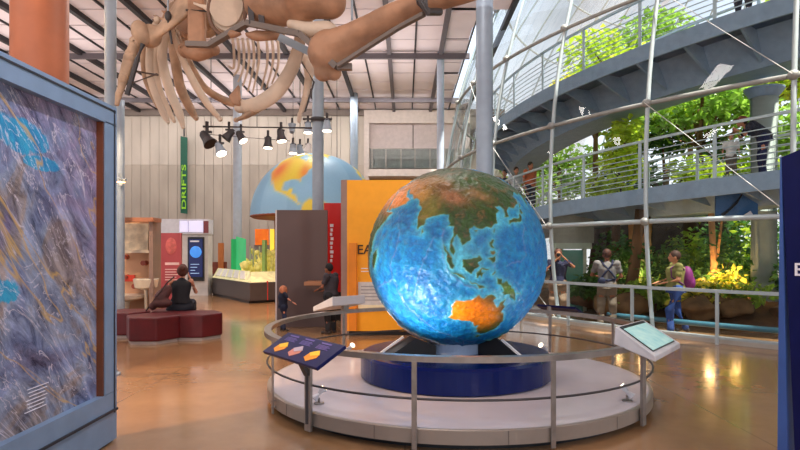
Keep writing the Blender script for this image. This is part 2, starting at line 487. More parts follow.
def tree(name, label, base, h, crowns, lm, n, size, tr=.12, lean=(0, 0), seed=1, group=None, cat='tree'):
    rng = random.Random(seed); base = Vector(base)
    t = thing(name, label, cat, base, 0, group)
    top = base+Vector((lean[0], lean[1], h))
    mid = (base+top)/2+Vector((rng.uniform(-.2, .2), rng.uniform(-.2, .2), 0))
    mb = MB().tube([base-Vector((0, 0, .1)), mid, top], [tr, tr*.75, tr*.4], 10)
    lf = MB()
    for (ox, oy, oz, rx, ry, rz) in crowns:
        c = top+Vector((ox, oy, oz))
        mb.tube([mid.lerp(top, .6), (mid.lerp(top, .6)+c)/2+Vector((0, 0, .1)), c], [tr*.45, tr*.3, tr*.12], 7)
        lf.add(*leaves(c, (rx, ry, rz), n//len(crowns), size, rng))
    mb.build('trunk', bark, t, smooth=True)
    lf.build('foliage', lm, t)
    return t
def crowns(rng, k, spread, r, dz=1.):
    return [(rng.uniform(-spread, spread), rng.uniform(-spread, spread), rng.uniform(-dz, dz), r*rng.uniform(.7, 1.2), r*rng.uniform(.7, 1.2), r*rng.uniform(.5, .9)) for _ in range(k)]
spec = [ # px, d, height, leaf idx, n, size, crowns, spread, r, label
 (700, 17.5, 5.6, 1, 2600, .30, 9, 1.7, 1.05, 'spreading green tree standing behind the upper ramp near the middle of the dome'),
 (760, 19.5, 7.6, 0, 3000, .32, 10, 2.2, 1.2, 'tall bright green tree above the upper ramp left of the far right mullion'),
 (640, 19.5, 7.0, 0, 2600, .30, 9, 1.7, 1.1, 'bright yellow-green tree between the two middle mullions above the upper ramp'),
 (596, 21.5, 6.8, 3, 1500, .28, 7, 1.1, .85, 'light lime tree rising at the far end of the upper ramp'),
 (620, 16.5, 3.6, 0, 1500, .24, 6, .7, .6, 'lime green tree hanging over the lower ramp right of the second mullion'),
 (668, 18.0, 3.9, 2, 1800, .26, 7, 1.3, .8, 'dark leafy tree behind the lower ramp in the middle of the dome'),
 (725, 16.8, 3.2, 0, 2200, .26, 8, 1.4, .8, 'bushy light green tree behind the lower ramp railing'),
 (795, 17.0, 4.2, 1, 2200, .28, 8, 1.2, .9, 'green tree standing behind the fat round dome column'),
 (560, 26.0, 5.0, 1, 1500, .34, 7, 2.0, 1.2, 'far green tree at the back of the dome beside the globe'),
 (840, 20.0, 8.0, 1, 2000, .34, 8, 2.4, 1.3, 'tall dense tree at the right end of the dome'),
 (690, 24.0, 9.2, 1, 2400, .38, 9, 3.2, 1.5, 'tallest tree crown at the back of the dome'),
]
for k, (px, d, h, li, n, sz, kc, sp, r, lb) in enumerate(spec):
    rng = random.Random(k+3); g = ground(px, d)
    tree('rainforest_tree', lb, (g.x, g.y, .3), h, crowns(rng, kc, sp, r, 1.1), LG[li], n, sz, .16, seed=k+9)
# undergrowth along the glass
ug = [(597, 15.3, .6, 2), (612, 15.6, 1.3, 2), (628, 14.5, .6, 1), (640, 15.0, 1.3, 2), (655, 14.1, .5, 1), (693, 13.8, .9, 2), (700, 14.6, 1.5, 1),
      (712, 13.3, .8, 3), (724, 14.2, 1.6, 2), (736, 13.2, .6, 1), (742, 14.6, 1.7, 0), (797, 13.4, 1.1, 2), (806, 14.2, 1.9, 1), (673, 14.8, 1.4, 2), (717, 15.4, 2.0, 2), (770, 15.2, 1.9, 2), (610, 17.0, 1.6, 2), (640, 17.2, 1.6, 2)]
places = ['beside the glass door', 'deep behind the first planted gap', 'left of the bare tree trunk', 'right of the leaning trunk', 'at the foot of the middle mullion',
 'just right of the backpack wearer', 'behind the backpack wearer', 'low at the kerb with yellowish leaves', 'in the middle of the right glass bay', 'low at the kerb near the round column',
 'high and bright left of the round column', 'right of the round column at the glass', 'tallest at the right end of the planting', 'behind the middle mullion in shade',
 'deep behind the thin stem', 'deep behind the round column', 'deepest behind the walking visitor', 'deepest behind the leaning trunk']
for k, (px, d, h, li) in enumerate(ug):
    g = ground(px, d); rng = random.Random(50+k)
    tree('leafy_shrub', 'broad-leaved green shrub '+places[k], (g.x, g.y, .3), h*.6, [(rng.uniform(-.4, .4), rng.uniform(-.3, .3), rng.uniform(-.3, .3)*h, .5, .4, h*.42) for _ in range(4)], LG[li], 520, .2, .03, seed=80+k, group='shrubs in the dome planting', cat='shrub')
structure('dark_backdrop', MB().arc(DC, math.radians(186), math.radians(212.5), [(11.2, 0), (11.9, 0), (11.6, 2.75), (11.2, 2.75)], 40).arc(DC, math.radians(212), math.radians(256), [(7.6, 0), (8.4, 0), (8.1, 3.6), (7.6, 3.6)], 40), mat('backdrop_brown', (64, 48, 36), .9, 0, .4, 1.2, .9, 5))  # added dark backing behind the plants, closes the bright sky gaps
# big rocks and thin trunks
rock = mat('rock', (112, 84, 54), .9, 0, .35, 2.5, .8, 6)
rspots = [(700, 13.0, .45), (718, 13.4, .6), (735, 12.9, .4), (742, 14.3, .5), (632, 14.2, .5), (616, 14.8, .6), (785, 12.6, .3), (585, 16.2, .6)]
rl = ['brown rock beside the purple backpack wearer', 'large brown rock under the thin stem', 'flat brown rock nearest the kerb', 'brown rock left of the round column', 'brown rock behind the middle mullion', 'brown rock behind the walking visitor', 'brown rock right of the round column', 'brown rock near the glass door']
for k, (px, d, r) in enumerate(rspots):
    g = ground(px, d); mb = MB().ball((g.x, g.y, .42), (r, r*.8, r*.55), 10, 14)
    mb.v = [tuple(Vector(v)+Vector((1, 1, .7))*.22*noise.noise(Vector(v)*2.3+Vector((k, 0, 0)))) for v in mb.v]
    tag(mb.build('rock', rock, smooth=True), rl[k], 'rock', 'rocks in the planting')
orange_lit_bark = mat('orange_lit_trunk', (206, 150, 92), .8, 0, .2, 5)  # warm orange light on the bark is put into its colour
for k, (px, px2, d, hh, r, lb) in enumerate([(712, 711, 14.0, 2.7, .075, 'slim orange-lit trunk standing in the right glass bay'), (626, 640, 14.6, 2.7, .13, 'leaning brown trunk left of the middle mullion'), (640, 638, 15.8, 2.8, .3, 'thick orange-lit stump trunk behind the middle mullion')]):
    a = ground(px, d); b = ground(px2, d)
    mb = MB().tube([(a.x, a.y, .2), ((a.x+b.x)/2+.05, d, hh*.5), (b.x, b.y, hh)], [r*1.3, r, r*.9], 10)
    mb.tube([(a.x+.1, d, hh*.5), (b.x+.35, d+.1, hh)], [r*.5, r*.35], 8)
    tag(mb.build('tree_trunk', orange_lit_bark if k != 1 else bark, smooth=True), lb, 'trunk')
# sign under the lower ramp
t = thing('fish_sign', 'blue hanging sign with a dark curved mark under the lower ramp', 'sign', P(737, 219, 12.6))
MB().frect(716, 192, 758, 219, 12.6, .05).build('board', mat('sign_blue', (34, 92, 150), .4), t)
MB().tube([P(742, 194, 12.58), P(736, 203, 12.57), P(730, 209, 12.57), P(722, 215, 12.58)], [.03, .07, .06, .1], 8, flat=.3).build('dark_mark', black, t)
MB().slab([P(742, 216, 12.57), P(750, 211, 12.57), P(754, 217, 12.57)], (0, -.02, 0)).build('pale_mark', white_ink, t)
# glass door booth at left of dome
t = thing('glass_door_lobby', 'pale framed glass door standing inside the dome behind the camera holder', 'door', ground(573, 16.0))
fr = mat('door_frame', (176, 190, 176), .5)
MB().frect(556, 243, 592, 249, 16, .3).build('lintel', fr, t)
for x in (557, 585): MB().frect(x-1.6, 248, x+1.6, 312.6, 16, .16).build('jamb', fr, t)
dl = MB().frect(560, 250, 583, 312, 16.05, .04).build('door_leaf', mat('door_glass_teal', (96, 158, 144), .1, 0, .15, 1), t)
MB().frect(580, 280, 581.5, 288, 15.98, .05).build('door_handle', brushed, dl)
MB().frect(551, 200, 594, 243, 16.1, .2).build('header_panel', mat('header_grey', (150, 152, 142), .6), t)
# blue pipe near kerb
p = [Vector((DC[0]+15.95*math.cos(math.radians(a)), DC[1]+15.95*math.sin(math.radians(a)), .24)) for a in np.arange(212, 232, 1.)]
tag(MB().tube(p, .055, 8).build('floor_pipe', mat('pipe_blue', (70, 120, 140), .35), smooth=True), 'light blue pipe running low along the inside of the dome kerb', 'pipe')

# ================================================================ GLOBE STAGE
GC = Vector((.60, 7.1, 0)); RP = 2.2; HP = .2
def ring_d(px, front=True, R=RP):
    k = (px-CX)/F; a = 1+k*k; b = -2*(k*GC.x+GC.y); c = GC.x**2+GC.y**2-R*R
    D = math.sqrt(max(0, b*b-4*a*c)); d = (-b-D)/2/a if front else (-b+D)/2/a
    return Vector((k*d, d, 0))
stage = thing('globe_stage', 'low round white stage ringed by a metal edge carrying the relief globe', 'stage', GC)
MB().lathe(GC, [(RP-.14, 0), (RP-.14, .075)], 96).build('toe_kick', black, stage)
MB().lathe(GC, [(RP-.06, .07), (RP, .075), (RP, HP-.006), (RP-.012, HP), (RP-.04, HP)], 128).build('rim', mat('stage_rim', (150, 138, 128), .38, .35, .05, 3), stage)
MB().lathe(GC, [(RP-.04, HP-.02), (RP-.04, HP+.002), (0, HP+.002)], 128).build('stage_top', mat('stage_top_white', (206, 198, 204), .22, 0, .04, 2), stage)
for a in np.arange(0, 2*PI, PI/6):
    a += .12; q = GC+Vector((math.cos(a), math.sin(a), 0))*(RP+.001)
    MB().box((q.x, q.y, .136), (.004, .006, .115), a).build('rim_joint', taupe_steel, stage)
# pedestal
ped = thing('globe_pedestal', 'dark blue round pedestal with short clear drum under the big globe', 'pedestal', GC+Vector((0, 0, HP)))
MB().lathe(GC, [(1.10, HP), (1.13, HP+.02), (1.13, .46), (1.10, .487), (0, .487)], 96).build('plinth', mat('gloss_navy', (4, 22, 84), .2, 0, .1, 2, coat=.1, spec=.2), ped)
MB().lathe(GC, [(.33, .487), (.33, .64), (.28, .66), (0, .66)], 48).build('drum', mat('drum_paint', (150, 170, 200), .25), ped, smooth=False)
for a, w in ((200, 1), (318, .12), (80, 1)):
    a = math.radians(a); dv = Vector((math.cos(a), math.sin(a), 0)); nv = Vector((-math.sin(a), math.cos(a), 0))
    q = lambda r, z: GC+dv*r+Vector((0, 0, z))
    fn = MB().slab([q(.34, .487), q(.92, .487), q(.88, .53), q(.58, .70), q(.34, .6)], nv*.22*w).build('cradle_fin', black, ped)
    MB().beam(q(.98, .488), q(.66, .69), .03, .02).build('fin_edge', white_paint, fn)

# continents (lon, lat)
LAND = {
 'asia': [(26,40),(36,37),(36,33),(34,31),(35,28),(39,21),(43,13),(45,12.7),(52,16),(57,19),(60,22.5),(57,24),(54,24),(51,26),(48,30),(50,30),(53,27),(57,27),(61,25),(67,25),(69,22),(72.5,21),(73,17),(75,12),(77.3,8),(80,12),(80,16),(84,19),(88,22),(91,22.5),(94,18),(94.5,16),(97,17),(98.5,12),(98.5,8),(101,3),(103.5,1.4),(103.5,4.5),(100.5,7.5),(99.5,11),(100.5,13.5),(103,11),(105,8.8),(107,10.5),(109.3,12.5),(108,16),(105.8,19),(108,21.5),(111,21),(114,22.3),(118,24.5),(121.5,29),(121,32),(119.5,35),(122.5,37),(118,38.5),(121.5,40.5),(125,39.5),(126.5,37),(126.3,34.5),(129.3,35.5),(128,39),(130,42.5),(135,44),(140,48.5),(141,53),(137,54),(142,59),(150,59.5),(156,61.5),(157,57),(156.5,51),(162,56),(163,60),(170,60),(179,64),(179,69),(160,70),(140,72.5),(128,73),(113,76),(100,77),(80,73),(70,72.5),(60,69),(45,68),(42,66),(34,66.5),(40,68),(28,71),(20,70),(12,65),(5,62),(6,58.5),(11,59),(13,55.5),(18,57),(19,61),(23,65.5),(25,65),(21.5,61),(29,60),(24,58),(21,55),(14,54),(10,54),(9,57),(8,54),(4,52),(-1,49.5),(-4.5,48.5),(-1.5,46),(-2,43.5),(-9,43),(-9,37),(-5,36),(0,39),(3,42),(8,44),(12,42),(16,38.5),(18.5,40.2),(13,45),(19,42),(21,37.5),(24,38),(23,41)],
 'africa': [(-6,35.5),(10,37),(11,33.5),(20,31),(30,31),(34,28),(37,20),(43,11.5),(51,11.8),(45,2),(40,-4),(40.5,-15),(35,-20),(35.5,-24),(32.5,-28),(27,-34),(19,-34.5),(15,-27),(12,-17),(13,-8),(9,-1),(9,4),(4,6),(-7,4.5),(-13,8.5),(-17,14.5),(-17,21),(-10,30)],
 'australia': [(114,-22),(113.5,-26),(115.5,-32),(115,-34.5),(118,-35),(124,-33.5),(129,-31.7),(132,-32),(135.5,-34.8),(137.7,-33),(138.3,-35.5),(141,-38.3),(146.3,-39),(150,-37.3),(152.5,-32),(153.5,-28),(153,-25),(149,-20.5),(146,-19),(145.3,-15),(143.5,-14.2),(142.5,-10.8),(141.3,-14),(140.8,-17.5),(137,-15.7),(135.5,-14.5),(136.7,-12.2),(132.5,-11.5),(130,-13),(129,-15),(126,-14),(123.5,-17),(121.5,-19)],
 'tasmania': [(144.7,-41),(148.3,-41),(147.8,-43.3),(146,-43.5)],
 'guinea': [(131,-1),(134,-.9),(135,-3.3),(138,-1.6),(141,-2.6),(145,-4.5),(147.5,-6.2),(150.5,-10.4),(147,-9.5),(144,-7.7),(141,-9),(138,-8.3),(138.5,-7),(135,-4.4),(132.5,-4)],
 'britain_isle': [(148.5,-5.7),(151,-5.5),(152.2,-4.2),(151.8,-5.3),(149.5,-6.2)],
 'borneo': [(109,1.5),(111.3,2.5),(113.5,3.5),(116.8,7),(119,5.2),(117.8,3.5),(118.8,1),(117,-1),(116,-4),(113,-3.3),(110.2,-2.8)],
 'sumatra': [(95.3,5.6),(98,4),(101,1.8),(103.5,-1),(106,-3.2),(105.8,-5.8),(104,-5.5),(101,-2.5),(98.7,1.5)],
 'java': [(105.2,-6.8),(108.5,-6.6),(111,-6.3),(114.5,-7.8),(114.3,-8.7),(109,-7.8)],
 'timor': [(116,-8.4),(119,-8.4),(123,-8.4),(127,-8.5),(123.8,-10.3),(121,-9),(117,-9)],
 'sulawesi': [(119.5,-5.4),(118.9,-2.8),(119.8,.6),(121,1.2),(125,1.6),(123,.4),(120.4,.2),(121,-1),(123.3,-.8),(122,-1.8),(122.7,-4.2),(121,-2.8),(120.5,-5.5)],
 'halmahera': [(127.5,-.8),(128,2),(128.7,1),(128.2,-.8)],
 'luzon': [(120.3,16),(120.7,18.5),(122.2,18.4),(121.6,15.8),(124,13),(122,13.7),(120.6,14)],
 'mindanao': [(122,7),(125.5,9.8),(126.5,7.5),(125.5,5.8),(124,7)], 'samar': [(124.5,12.4),(125.6,11.5),(124,10),(122.5,10),(122,11.7)],
 'taiwan': [(120.2,23),(121.5,25.2),(121,22)], 'hainan': [(108.7,19),(110.5,20),(110.2,18.5)],
 'lanka': [(79.8,8),(80.2,9.7),(81.7,7.5),(80.6,6)],
 'japan': [(130,31.3),(130,33.7),(133,35.5),(137,37),(139,38.5),(140,41.3),(142,39.5),(140.8,35.8),(138,34.7),(135.7,33.6),(132,33)],
 'hokkaido': [(140,42),(141.7,45.4),(145.4,43.3),(143.2,42)], 'sakhalin': [(142,46),(142.5,54),(143.8,49),(143,46.5)],
 'madagascar': [(44,-16.5),(49.3,-12),(50.3,-15.7),(47,-25),(44,-24.5),(43.5,-21.5)],
 'nz_n': [(173,-34.5),(178,-37.7),(176,-41.4),(173.8,-39.3),(174.8,-37)], 'nz_s': [(172.7,-40.6),(174,-41.8),(170.7,-45.8),(167,-46),(168.5,-44)],
 'n_america': [(-168,66),(-156,71),(-128,70),(-110,68),(-95,70),(-90,67),(-94,60),(-88,57),(-82,55),(-80,51.5),(-78,56),(-77,62),(-70,60),(-65,59),(-56,52),(-66,50),(-64,46),(-70,43.5),(-74,40),(-76,35),(-81,31),(-80,26),(-82,29),(-89,30),(-97,27.5),(-97.5,20),(-92,18.5),(-90,21),(-87,21),(-88,16),(-83.5,15),(-82,9),(-77.5,8.5),(-81,7.3),(-86,11),(-94,16),(-105,20),(-113,31),(-110,23.5),(-117,33),(-124,40),(-124,48),(-135,58),(-150,60),(-163,55),(-158,59),(-166,62)],
 'greenland': [(-72,78),(-60,82),(-30,83),(-18,78),(-23,70),(-40,65),(-44,60),(-53,67)],
 's_america': [(-77,8),(-72,12),(-62,10.5),(-51,4),(-50,0),(-35,-6),(-39,-17),(-48,-27),(-58,-35),(-65,-42),(-69,-52),(-74,-50),(-73,-38),(-70,-20),(-76,-14),(-81,-5),(-79,1)],
 'antarctica': [(-179.9,-78),(-150,-77),(-120,-74),(-90,-72),(-68,-68),(-58,-63.5),(-62,-74),(-40,-78),(-15,-72),(20,-70),(50,-67),(85,-67),(115,-66.5),(145,-67),(170,-72),(165,-78),(179.9,-78),(179.9,-90),(-179.9,-90)],
 'nw_isle': [(-80,63),(-88,72),(-95,76),(-120,75),(-115,70),(-100,68),(-85,70),(-65,66),(-64,63)],
}
RIDGES = [[(57,14),(62,8),(67,2),(68,-8),(66,-18),(70,-25),(80,-38),(95,-45),(115,-50),(140,-50),(160,-61)], [(92,14),(94,8),(98,-1),(103,-7),(110,-10.5),(118,-11.5),(125,-10)], [(89,8),(88,-10),(88,-30)],
          [(144,33),(142,27),(147,18),(144,12),(138,10),(134,7)], [(127,14),(127,6),(128,2)], [(147,-3),(155,-7),(165,-12),(170,-20),(185,-18),(178,-35)], [(70,-25),(58,-32),(45,-38),(30,-48)], [(146,-52),(160,-45),(168,-48)]]
def poly_field(lon, lat):
    """signed distance (deg, + inside land) and ridge distance"""
    inside = np.zeros(lon.shape, bool); dist = np.full(lon.shape, 1e9)
    cl = np.maximum(.15, np.cos(np.radians(lat)))
    for name, pl in LAND.items():
        pl = np.array(pl, float); n = len(pl); c = np.zeros(lon.shape, bool)
        lo, hi = pl.min(0)-14, pl.max(0)+14
        idx = np.where((lon > lo[0]) & (lon < hi[0]) & (lat > lo[1]) & (lat < hi[1]))[0]
        X, Y, k = lon[idx], lat[idx], cl[idx]; ci = np.zeros(len(idx), bool); dm = np.full(len(idx), 1e9)
        for i in range(n):
            x1, y1 = pl[i]; x2, y2 = pl[(i+1) % n]
            if y1 != y2:
                ci ^= ((y1 > Y) != (y2 > Y)) & (X < (x2-x1)*(Y-y1)/(y2-y1)+x1)
            ax, ay = (X-x1)*k, Y-y1; bx, by = (x2-x1)*k, y2-y1
            t = np.clip((ax*bx+ay*by)/(bx*bx+by*by+1e-9), 0, 1)
            dm = np.minimum(dm, (ax-bx*t)**2+(ay-by*t)**2)
        inside[idx] |= ci; dist[idx] = np.minimum(dist[idx], dm)
    rd = np.full(lon.shape, 1e9)
    for pl in RIDGES:
        for (x1, y1), (x2, y2) in zip(pl, pl[1:]):
            ax, ay = (lon-x1)*cl, lat-y1; bx, by = (x2-x1)*cl, y2-y1
            t = np.clip((ax*bx+ay*by)/(bx*bx+by*by+1e-9), 0, 1)
            rd = np.minimum(rd, (ax-bx*t)**2+(ay-by*t)**2)
    dist = np.sqrt(dist)
    return np.where(inside, dist, -dist), np.sqrt(rd)

def globe_mesh(name, R, rot, nlon, nlat, palette, relief, lat0=-90.):
    lon = np.linspace(-180, 180, nlon, endpoint=False); lat = np.linspace(lat0, 90, nlat)
    LO, LA = np.meshgrid(lon, lat); LO, LA = LO.ravel(), LA.ravel()
    a, b = np.radians(LA), np.radians(LO)
    U = np.stack([np.cos(a)*np.cos(b), np.cos(a)*np.sin(b), np.sin(a)], 1)
    nz = np.array([noise.fractal(Vector(u)*13, .7, 2.1, 5) for u in U]) if relief else np.zeros(len(U))
    nj = np.array([noise.noise(Vector(u)*22) for u in U]) if relief else np.zeros(len(U))
    LOw, LAw = LO+nj*.9, LA+np.roll(nj, 7)*.9
    sd, rd = poly_field(LOw, LAw)
    C, hgt = palette(LO, LA, sd, rd, nz, nj)
    Pp = U*(R*(1+relief*hgt))[:, None] if relief else U*R
    Pp = Pp@np.array(rot).T
    me = bpy.data.meshes.new(name)
    i, j = np.meshgrid(np.arange(nlat-1), np.arange(nlon), indexing='ij')
    q = (j+1) % nlon
    fs = np.stack([i*nlon+j, i*nlon+q, (i+1)*nlon+q, (i+1)*nlon+j], -1).reshape(-1, 4)
    me.from_pydata(Pp.tolist(), [], fs.tolist())
    at = me.color_attributes.new('Col', 'FLOAT_COLOR', 'POINT')
    at.data.foreach_set('color', np.concatenate([C, np.ones((len(C), 1))], 1).astype(np.float32).ravel())
    me.polygons.foreach_set('use_smooth', [True]*len(me.polygons))
    return me
def attr_mat(name, rough, bump=0, bs=14, coat=0, amp=.2):
    m = bpy.data.materials.new(name); m.use_nodes = True; N, L = m.node_tree.nodes, m.node_tree.links; b = N['Principled BSDF']
    at = N.new('ShaderNodeAttribute'); at.attribute_name = 'Col'
    tc = N.new('ShaderNodeTexCoord'); n = N.new('ShaderNodeTexNoise'); n.inputs['Scale'].default_value = bs; n.inputs['Detail'].default_value = 8; n.inputs['Roughness'].default_value = .65
    L.new(tc.outputs['Object'], n.inputs['Vector'])
    mr = N.new('ShaderNodeMapRange'); mr.inputs[1].default_value = .3; mr.inputs[2].default_value = .7; mr.inputs[3].default_value = 1-amp; mr.inputs[4].default_value = 1+amp
    L.new(n.outputs['Fac'], mr.inputs[0])
    mx = N.new('ShaderNodeVectorMath'); mx.operation = 'SCALE'; L.new(at.outputs['Color'], mx.inputs[0]); L.new(mr.outputs[0], mx.inputs['Scale'])
    L.new(mx.outputs[0], b.inputs['Base Color'])
    b.inputs['Specular IOR Level'].default_value = .3; b.inputs['Roughness'].default_value = rough; b.inputs['Coat Weight'].default_value = coat; b.inputs['Coat Roughness'].default_value = .3
    if bump:
        bp = N.new('ShaderNodeBump'); bp.inputs['Strength'].default_value = bump; bp.inputs['Distance'].default_value = .02
        L.new(n.outputs['Fac'], bp.inputs['Height']); L.new(bp.outputs['Normal'], b.inputs['Normal'])
    return m
def blend(base, w, c): return base*(1-w[:, None])+np.array(lin(c))*w[:, None]
def gauss(LO, LA, lo, la, rx, ry):
    return np.exp(-((LO-lo)/rx)**2-((LA-la)/ry)**2)
def palette_relief(LO, LA, sd, rd, nz, nj):
    land = np.clip(sd/.5+.5, 0, 1); n = len(LO)
    oc = np.tile(np.array(lin((8, 100, 166))), (n, 1))
    oc = blend(oc, np.clip(.45+nz*1.3, 0, 1)*.45, (34, 144, 186))
    oc = blend(oc, np.exp(-np.clip(-sd, 0, None)/1.6)*.8, (84, 186, 206))
    sunda = gauss(LO, LA, 108, 2, 9, 9)+gauss(LO, LA, 137, -11, 7, 4)+gauss(LO, LA, 122, 32, 5, 6)
    oc = blend(oc, np.clip(sunda, 0, 1)*.55, (100, 205, 226))
    oc = blend(oc, np.exp(-(rd/.35)**2)*.4, (120, 130, 180))
    ld = np.tile(np.array(lin((48, 78, 28))), (n, 1))
    ld = blend(ld, np.clip(.5+nz*1.5, 0, 1)*.7, (18, 48, 22))
    for lo, la, rx, ry, c, w in [(124,-25,14,8,(240,120,10),1),(119,-28,6,7,(236,150,20),.7),(137,-26,8,7,(222,122,20),.9),(87,34,11,4.5,(158,108,74),1),(74,40,9,5,(120,82,50),.9),(103,43,11,3.5,(140,106,66),.8),(60,42,13,6,(150,110,56),.8),
        (48,24,12,10,(224,130,50),1),(45,33,8,5,(206,136,60),.8),(55,33,8,6,(176,120,60),.9),(67,29,6,5,(190,140,70),.8),(15,22,30,9,(230,140,60),1),(78,22,6,8,(136,124,50),.7),(100,60,40,9,(60,90,44),.6),(141,-5,6,2.5,(90,130,40),.6),(22,-24,8,7,(210,140,60),.8)]:
        ld = blend(ld, np.clip(gauss(LO, LA, lo, la, rx, ry)*1.4, 0, 1)*w, c)
    ld = blend(ld, np.clip(nz*2-.3, 0, 1)*.35*(LA > 0), (150, 106, 66))
    ld = blend(ld, (LA < -62)*1., (236, 226, 226))
    ld = blend(ld, np.clip(1-sd/.7, 0, 1)*.3, (150, 176, 80))
    C = oc*(1-land[:, None])+ld*land[:, None]
    mount = gauss(LO, LA, 85, 33, 16, 6)+gauss(LO, LA, 100, 30, 6, 8)*.8+gauss(LO, LA, 72, 38, 8, 5)+gauss(LO, LA, 140, -4.5, 6, 2)*.8
    h = land*(.55+np.clip(mount, 0, 1)*1.6*(1-np.abs(nz)*1.5)+nz*.5)+(1-land)*(nz*.55-np.clip(-sd/8, 0, 1)*.2+np.exp(-(rd/.8)**2)*.35)
    return C, h
rot = [[-0.8962, -0.25935, 0.35993], [0.27185, -0.9622, -0.0164], [0.35057, 0.08315, 0.93284]]
R_ = np.array(rot); u_, _, v_ = np.linalg.svd(R_); R_ = u_@v_
# turn with the line of sight to the globe
th = math.atan2(GC.x, GC.y); Rz = np.array([[math.cos(-th), -math.sin(-th), 0], [math.sin(-th), math.cos(-th), 0], [0, 0, 1]])
me = globe_mesh('relief_globe', 1.058, Rz@R_, 640, 400, palette_relief, .017)
me.materials.append(attr_mat('relief_globe_paint', .4, .7, 22, .2, .3))
gl = bpy.data.objects.new('relief_globe', me); col.objects.link(gl); gl.location = (GC.x+.025, GC.y, 1.612)
tag(gl, 'giant raised-relief globe showing Asia and Australia on the blue pedestal', 'globe')

# railing around the stage
rail = thing('stage_railing', 'circular brushed metal railing around the globe stage', 'railing', GC)
MB().arc(GC, 0, 2*PI, [(RP-.045, .765), (RP+.035, .765), (RP+.035, .815), (RP-.045, .815)], 128).build('top_rail', brushed, rail)
MB().tube([GC+Vector((RP*math.cos(a), RP*math.sin(a), .45)) for a in np.linspace(0, 2*PI, 128, endpoint=False)], .011, 8, closed=True).build('lower_cable', dark_steel, rail, smooth=True)
post_px = [(275.5, 1), (311, 1), (415, 1), (551.5, 1), (640, 1), (345, 0), (549, 0), (611, 0), (440, 0)]
POST = []
for px, fr_ in post_px:
    q = ring_d(px, bool(fr_)); POST.append(q); a = math.atan2(q.y-GC.y, q.x-GC.x)
    wide = px in (311, 640)
    top = .72 if wide else .77
    o = Vector((math.cos(a), math.sin(a), 0))*.03
    pm = MB().box((q.x+o.x, q.y+o.y, (.03+top)/2), (.016 if not wide else .03, .045 if not wide else .085, top-.03), a)
    po = pm.build('post', brushed, rail, bevel=.003)
    for z in (.1, .16): MB().tube([(q.x, q.y, z), (q.x+o.x*1.5, q.y+o.y*1.5, z)], .011, 8).build('bolt', brushed, po)

# blue label panel on the railing
lab = thing('label_panel', 'tilted navy panel with three orange block diagrams on the left of the railing', 'panel', POST[1])
c = [Vector((-1.31, 5.43, .77)), Vector((-.70, 4.65, .77)), Vector((-.49, 4.85, .915)), Vector((-1.107, 5.60, .92))]
nn = (c[1]-c[0]).cross(c[3]-c[0]).normalized()
if nn.z < 0: nn = -nn
MB().slab(c, -nn*.03).build('board', navy, lab, bevel=.004)
MB().beam((POST[1].x-.03, POST[1].y-.03, .55), (POST[1].x-.13, POST[1].y-.16, .82), .05, .04).beam((POST[1].x-.03, POST[1].y-.03, .1), (POST[1].x-.03, POST[1].y-.03, .6), .03, .03).build('bracket', dark_steel, lab)
def on(u, v, up=.002): return c[0].lerp(c[1], u).lerp(c[3].lerp(c[2], u), v)+nn*up
orange = mat('diagram_orange', (240, 150, 30), .5); peach = mat('diagram_peach', (206, 130, 110), .5); yel = mat('diagram_yellow', (244, 196, 40), .5)
for k, (u, cc) in enumerate(((.2, (orange, yel)), (.48, (peach, mat('diagram_grey', (190, 170, 180), .5))), (.77, (orange, yel)))):
    w = .085
    dg = MB().slab([on(u-w, .22), on(u, .1), on(u+w, .3), on(u+w*.9, .42), on(u-w*.9, .4)], nn*.003).build('block_diagram', cc[0], lab)
    MB().slab([on(u-w*.9, .42), on(u-.01, .3), on(u+w, .42), on(u+.02, .58)], nn*.006).build('diagram_top', cc[1], dg)
    tl = MB(); tl.slab([on(u-.08, .86), on(u+.07, .86), on(u+.07, .91), on(u-.1, .91)], nn*.002)
    for r in range(4):
        tl.slab([on(u-.1, .65+r*.045), on(u+.1-.03*(r % 2), .65+r*.045), on(u+.1-.03*(r % 2), .67+r*.045), on(u-.1, .67+r*.045)], nn*.002)
    tl.build('caption_lines', mat('caption_lilac', (110, 96, 160), .6), lab)

# right console with screen
con = thing('touch_console', 'white tilted console with a glowing pale screen on the right of the railing', 'console', POST[4])
A, B, C_, D_ = Vector((1.96, 5.5, .985)), Vector((2.45, 6.07, .985)), Vector((2.66, 5.70, .80)), Vector((2.12, 5.0, .80))
nn2 = (B-A).cross(D_-A).normalized()
if nn2.z < 0: nn2 = -nn2
dn = Vector((0, 0, -1))
cw = mat('console_white', (204, 204, 210), .4)
MB().hexa([A+dn*.16-Vector((.02, .02, 0)), B+dn*.16, C_+dn*.05, D_+dn*.05, A, B, C_, D_]).build('housing', cw, con, bevel=.008)
on2 = lambda u, v, up: D_.lerp(C_, u).lerp(A.lerp(B, u), v)+nn2*up
MB().slab([on2(.08, .1, .001), on2(.92, .1, .001), on2(.92, .95, .001), on2(.08, .95, .001)], nn2*.006).build('bezel', black, con)
scm = mat('screen_glow', (150, 200, 205), .2, 0, .25, 9, emit=(150, 205, 205), estr=.35, c2=(196, 226, 220))
MB().slab([on2(.1, .12, .006), on2(.9, .12, .006), on2(.9, .86, .006), on2(.1, .86, .006)], nn2*.004).build('screen', scm, con)
MB().box((POST[4].x+.03, POST[4].y-.03, .78), (.07, .09, .2), math.atan2(POST[4].y-GC.y, POST[4].x-GC.x)).build('neck', brushed, con)
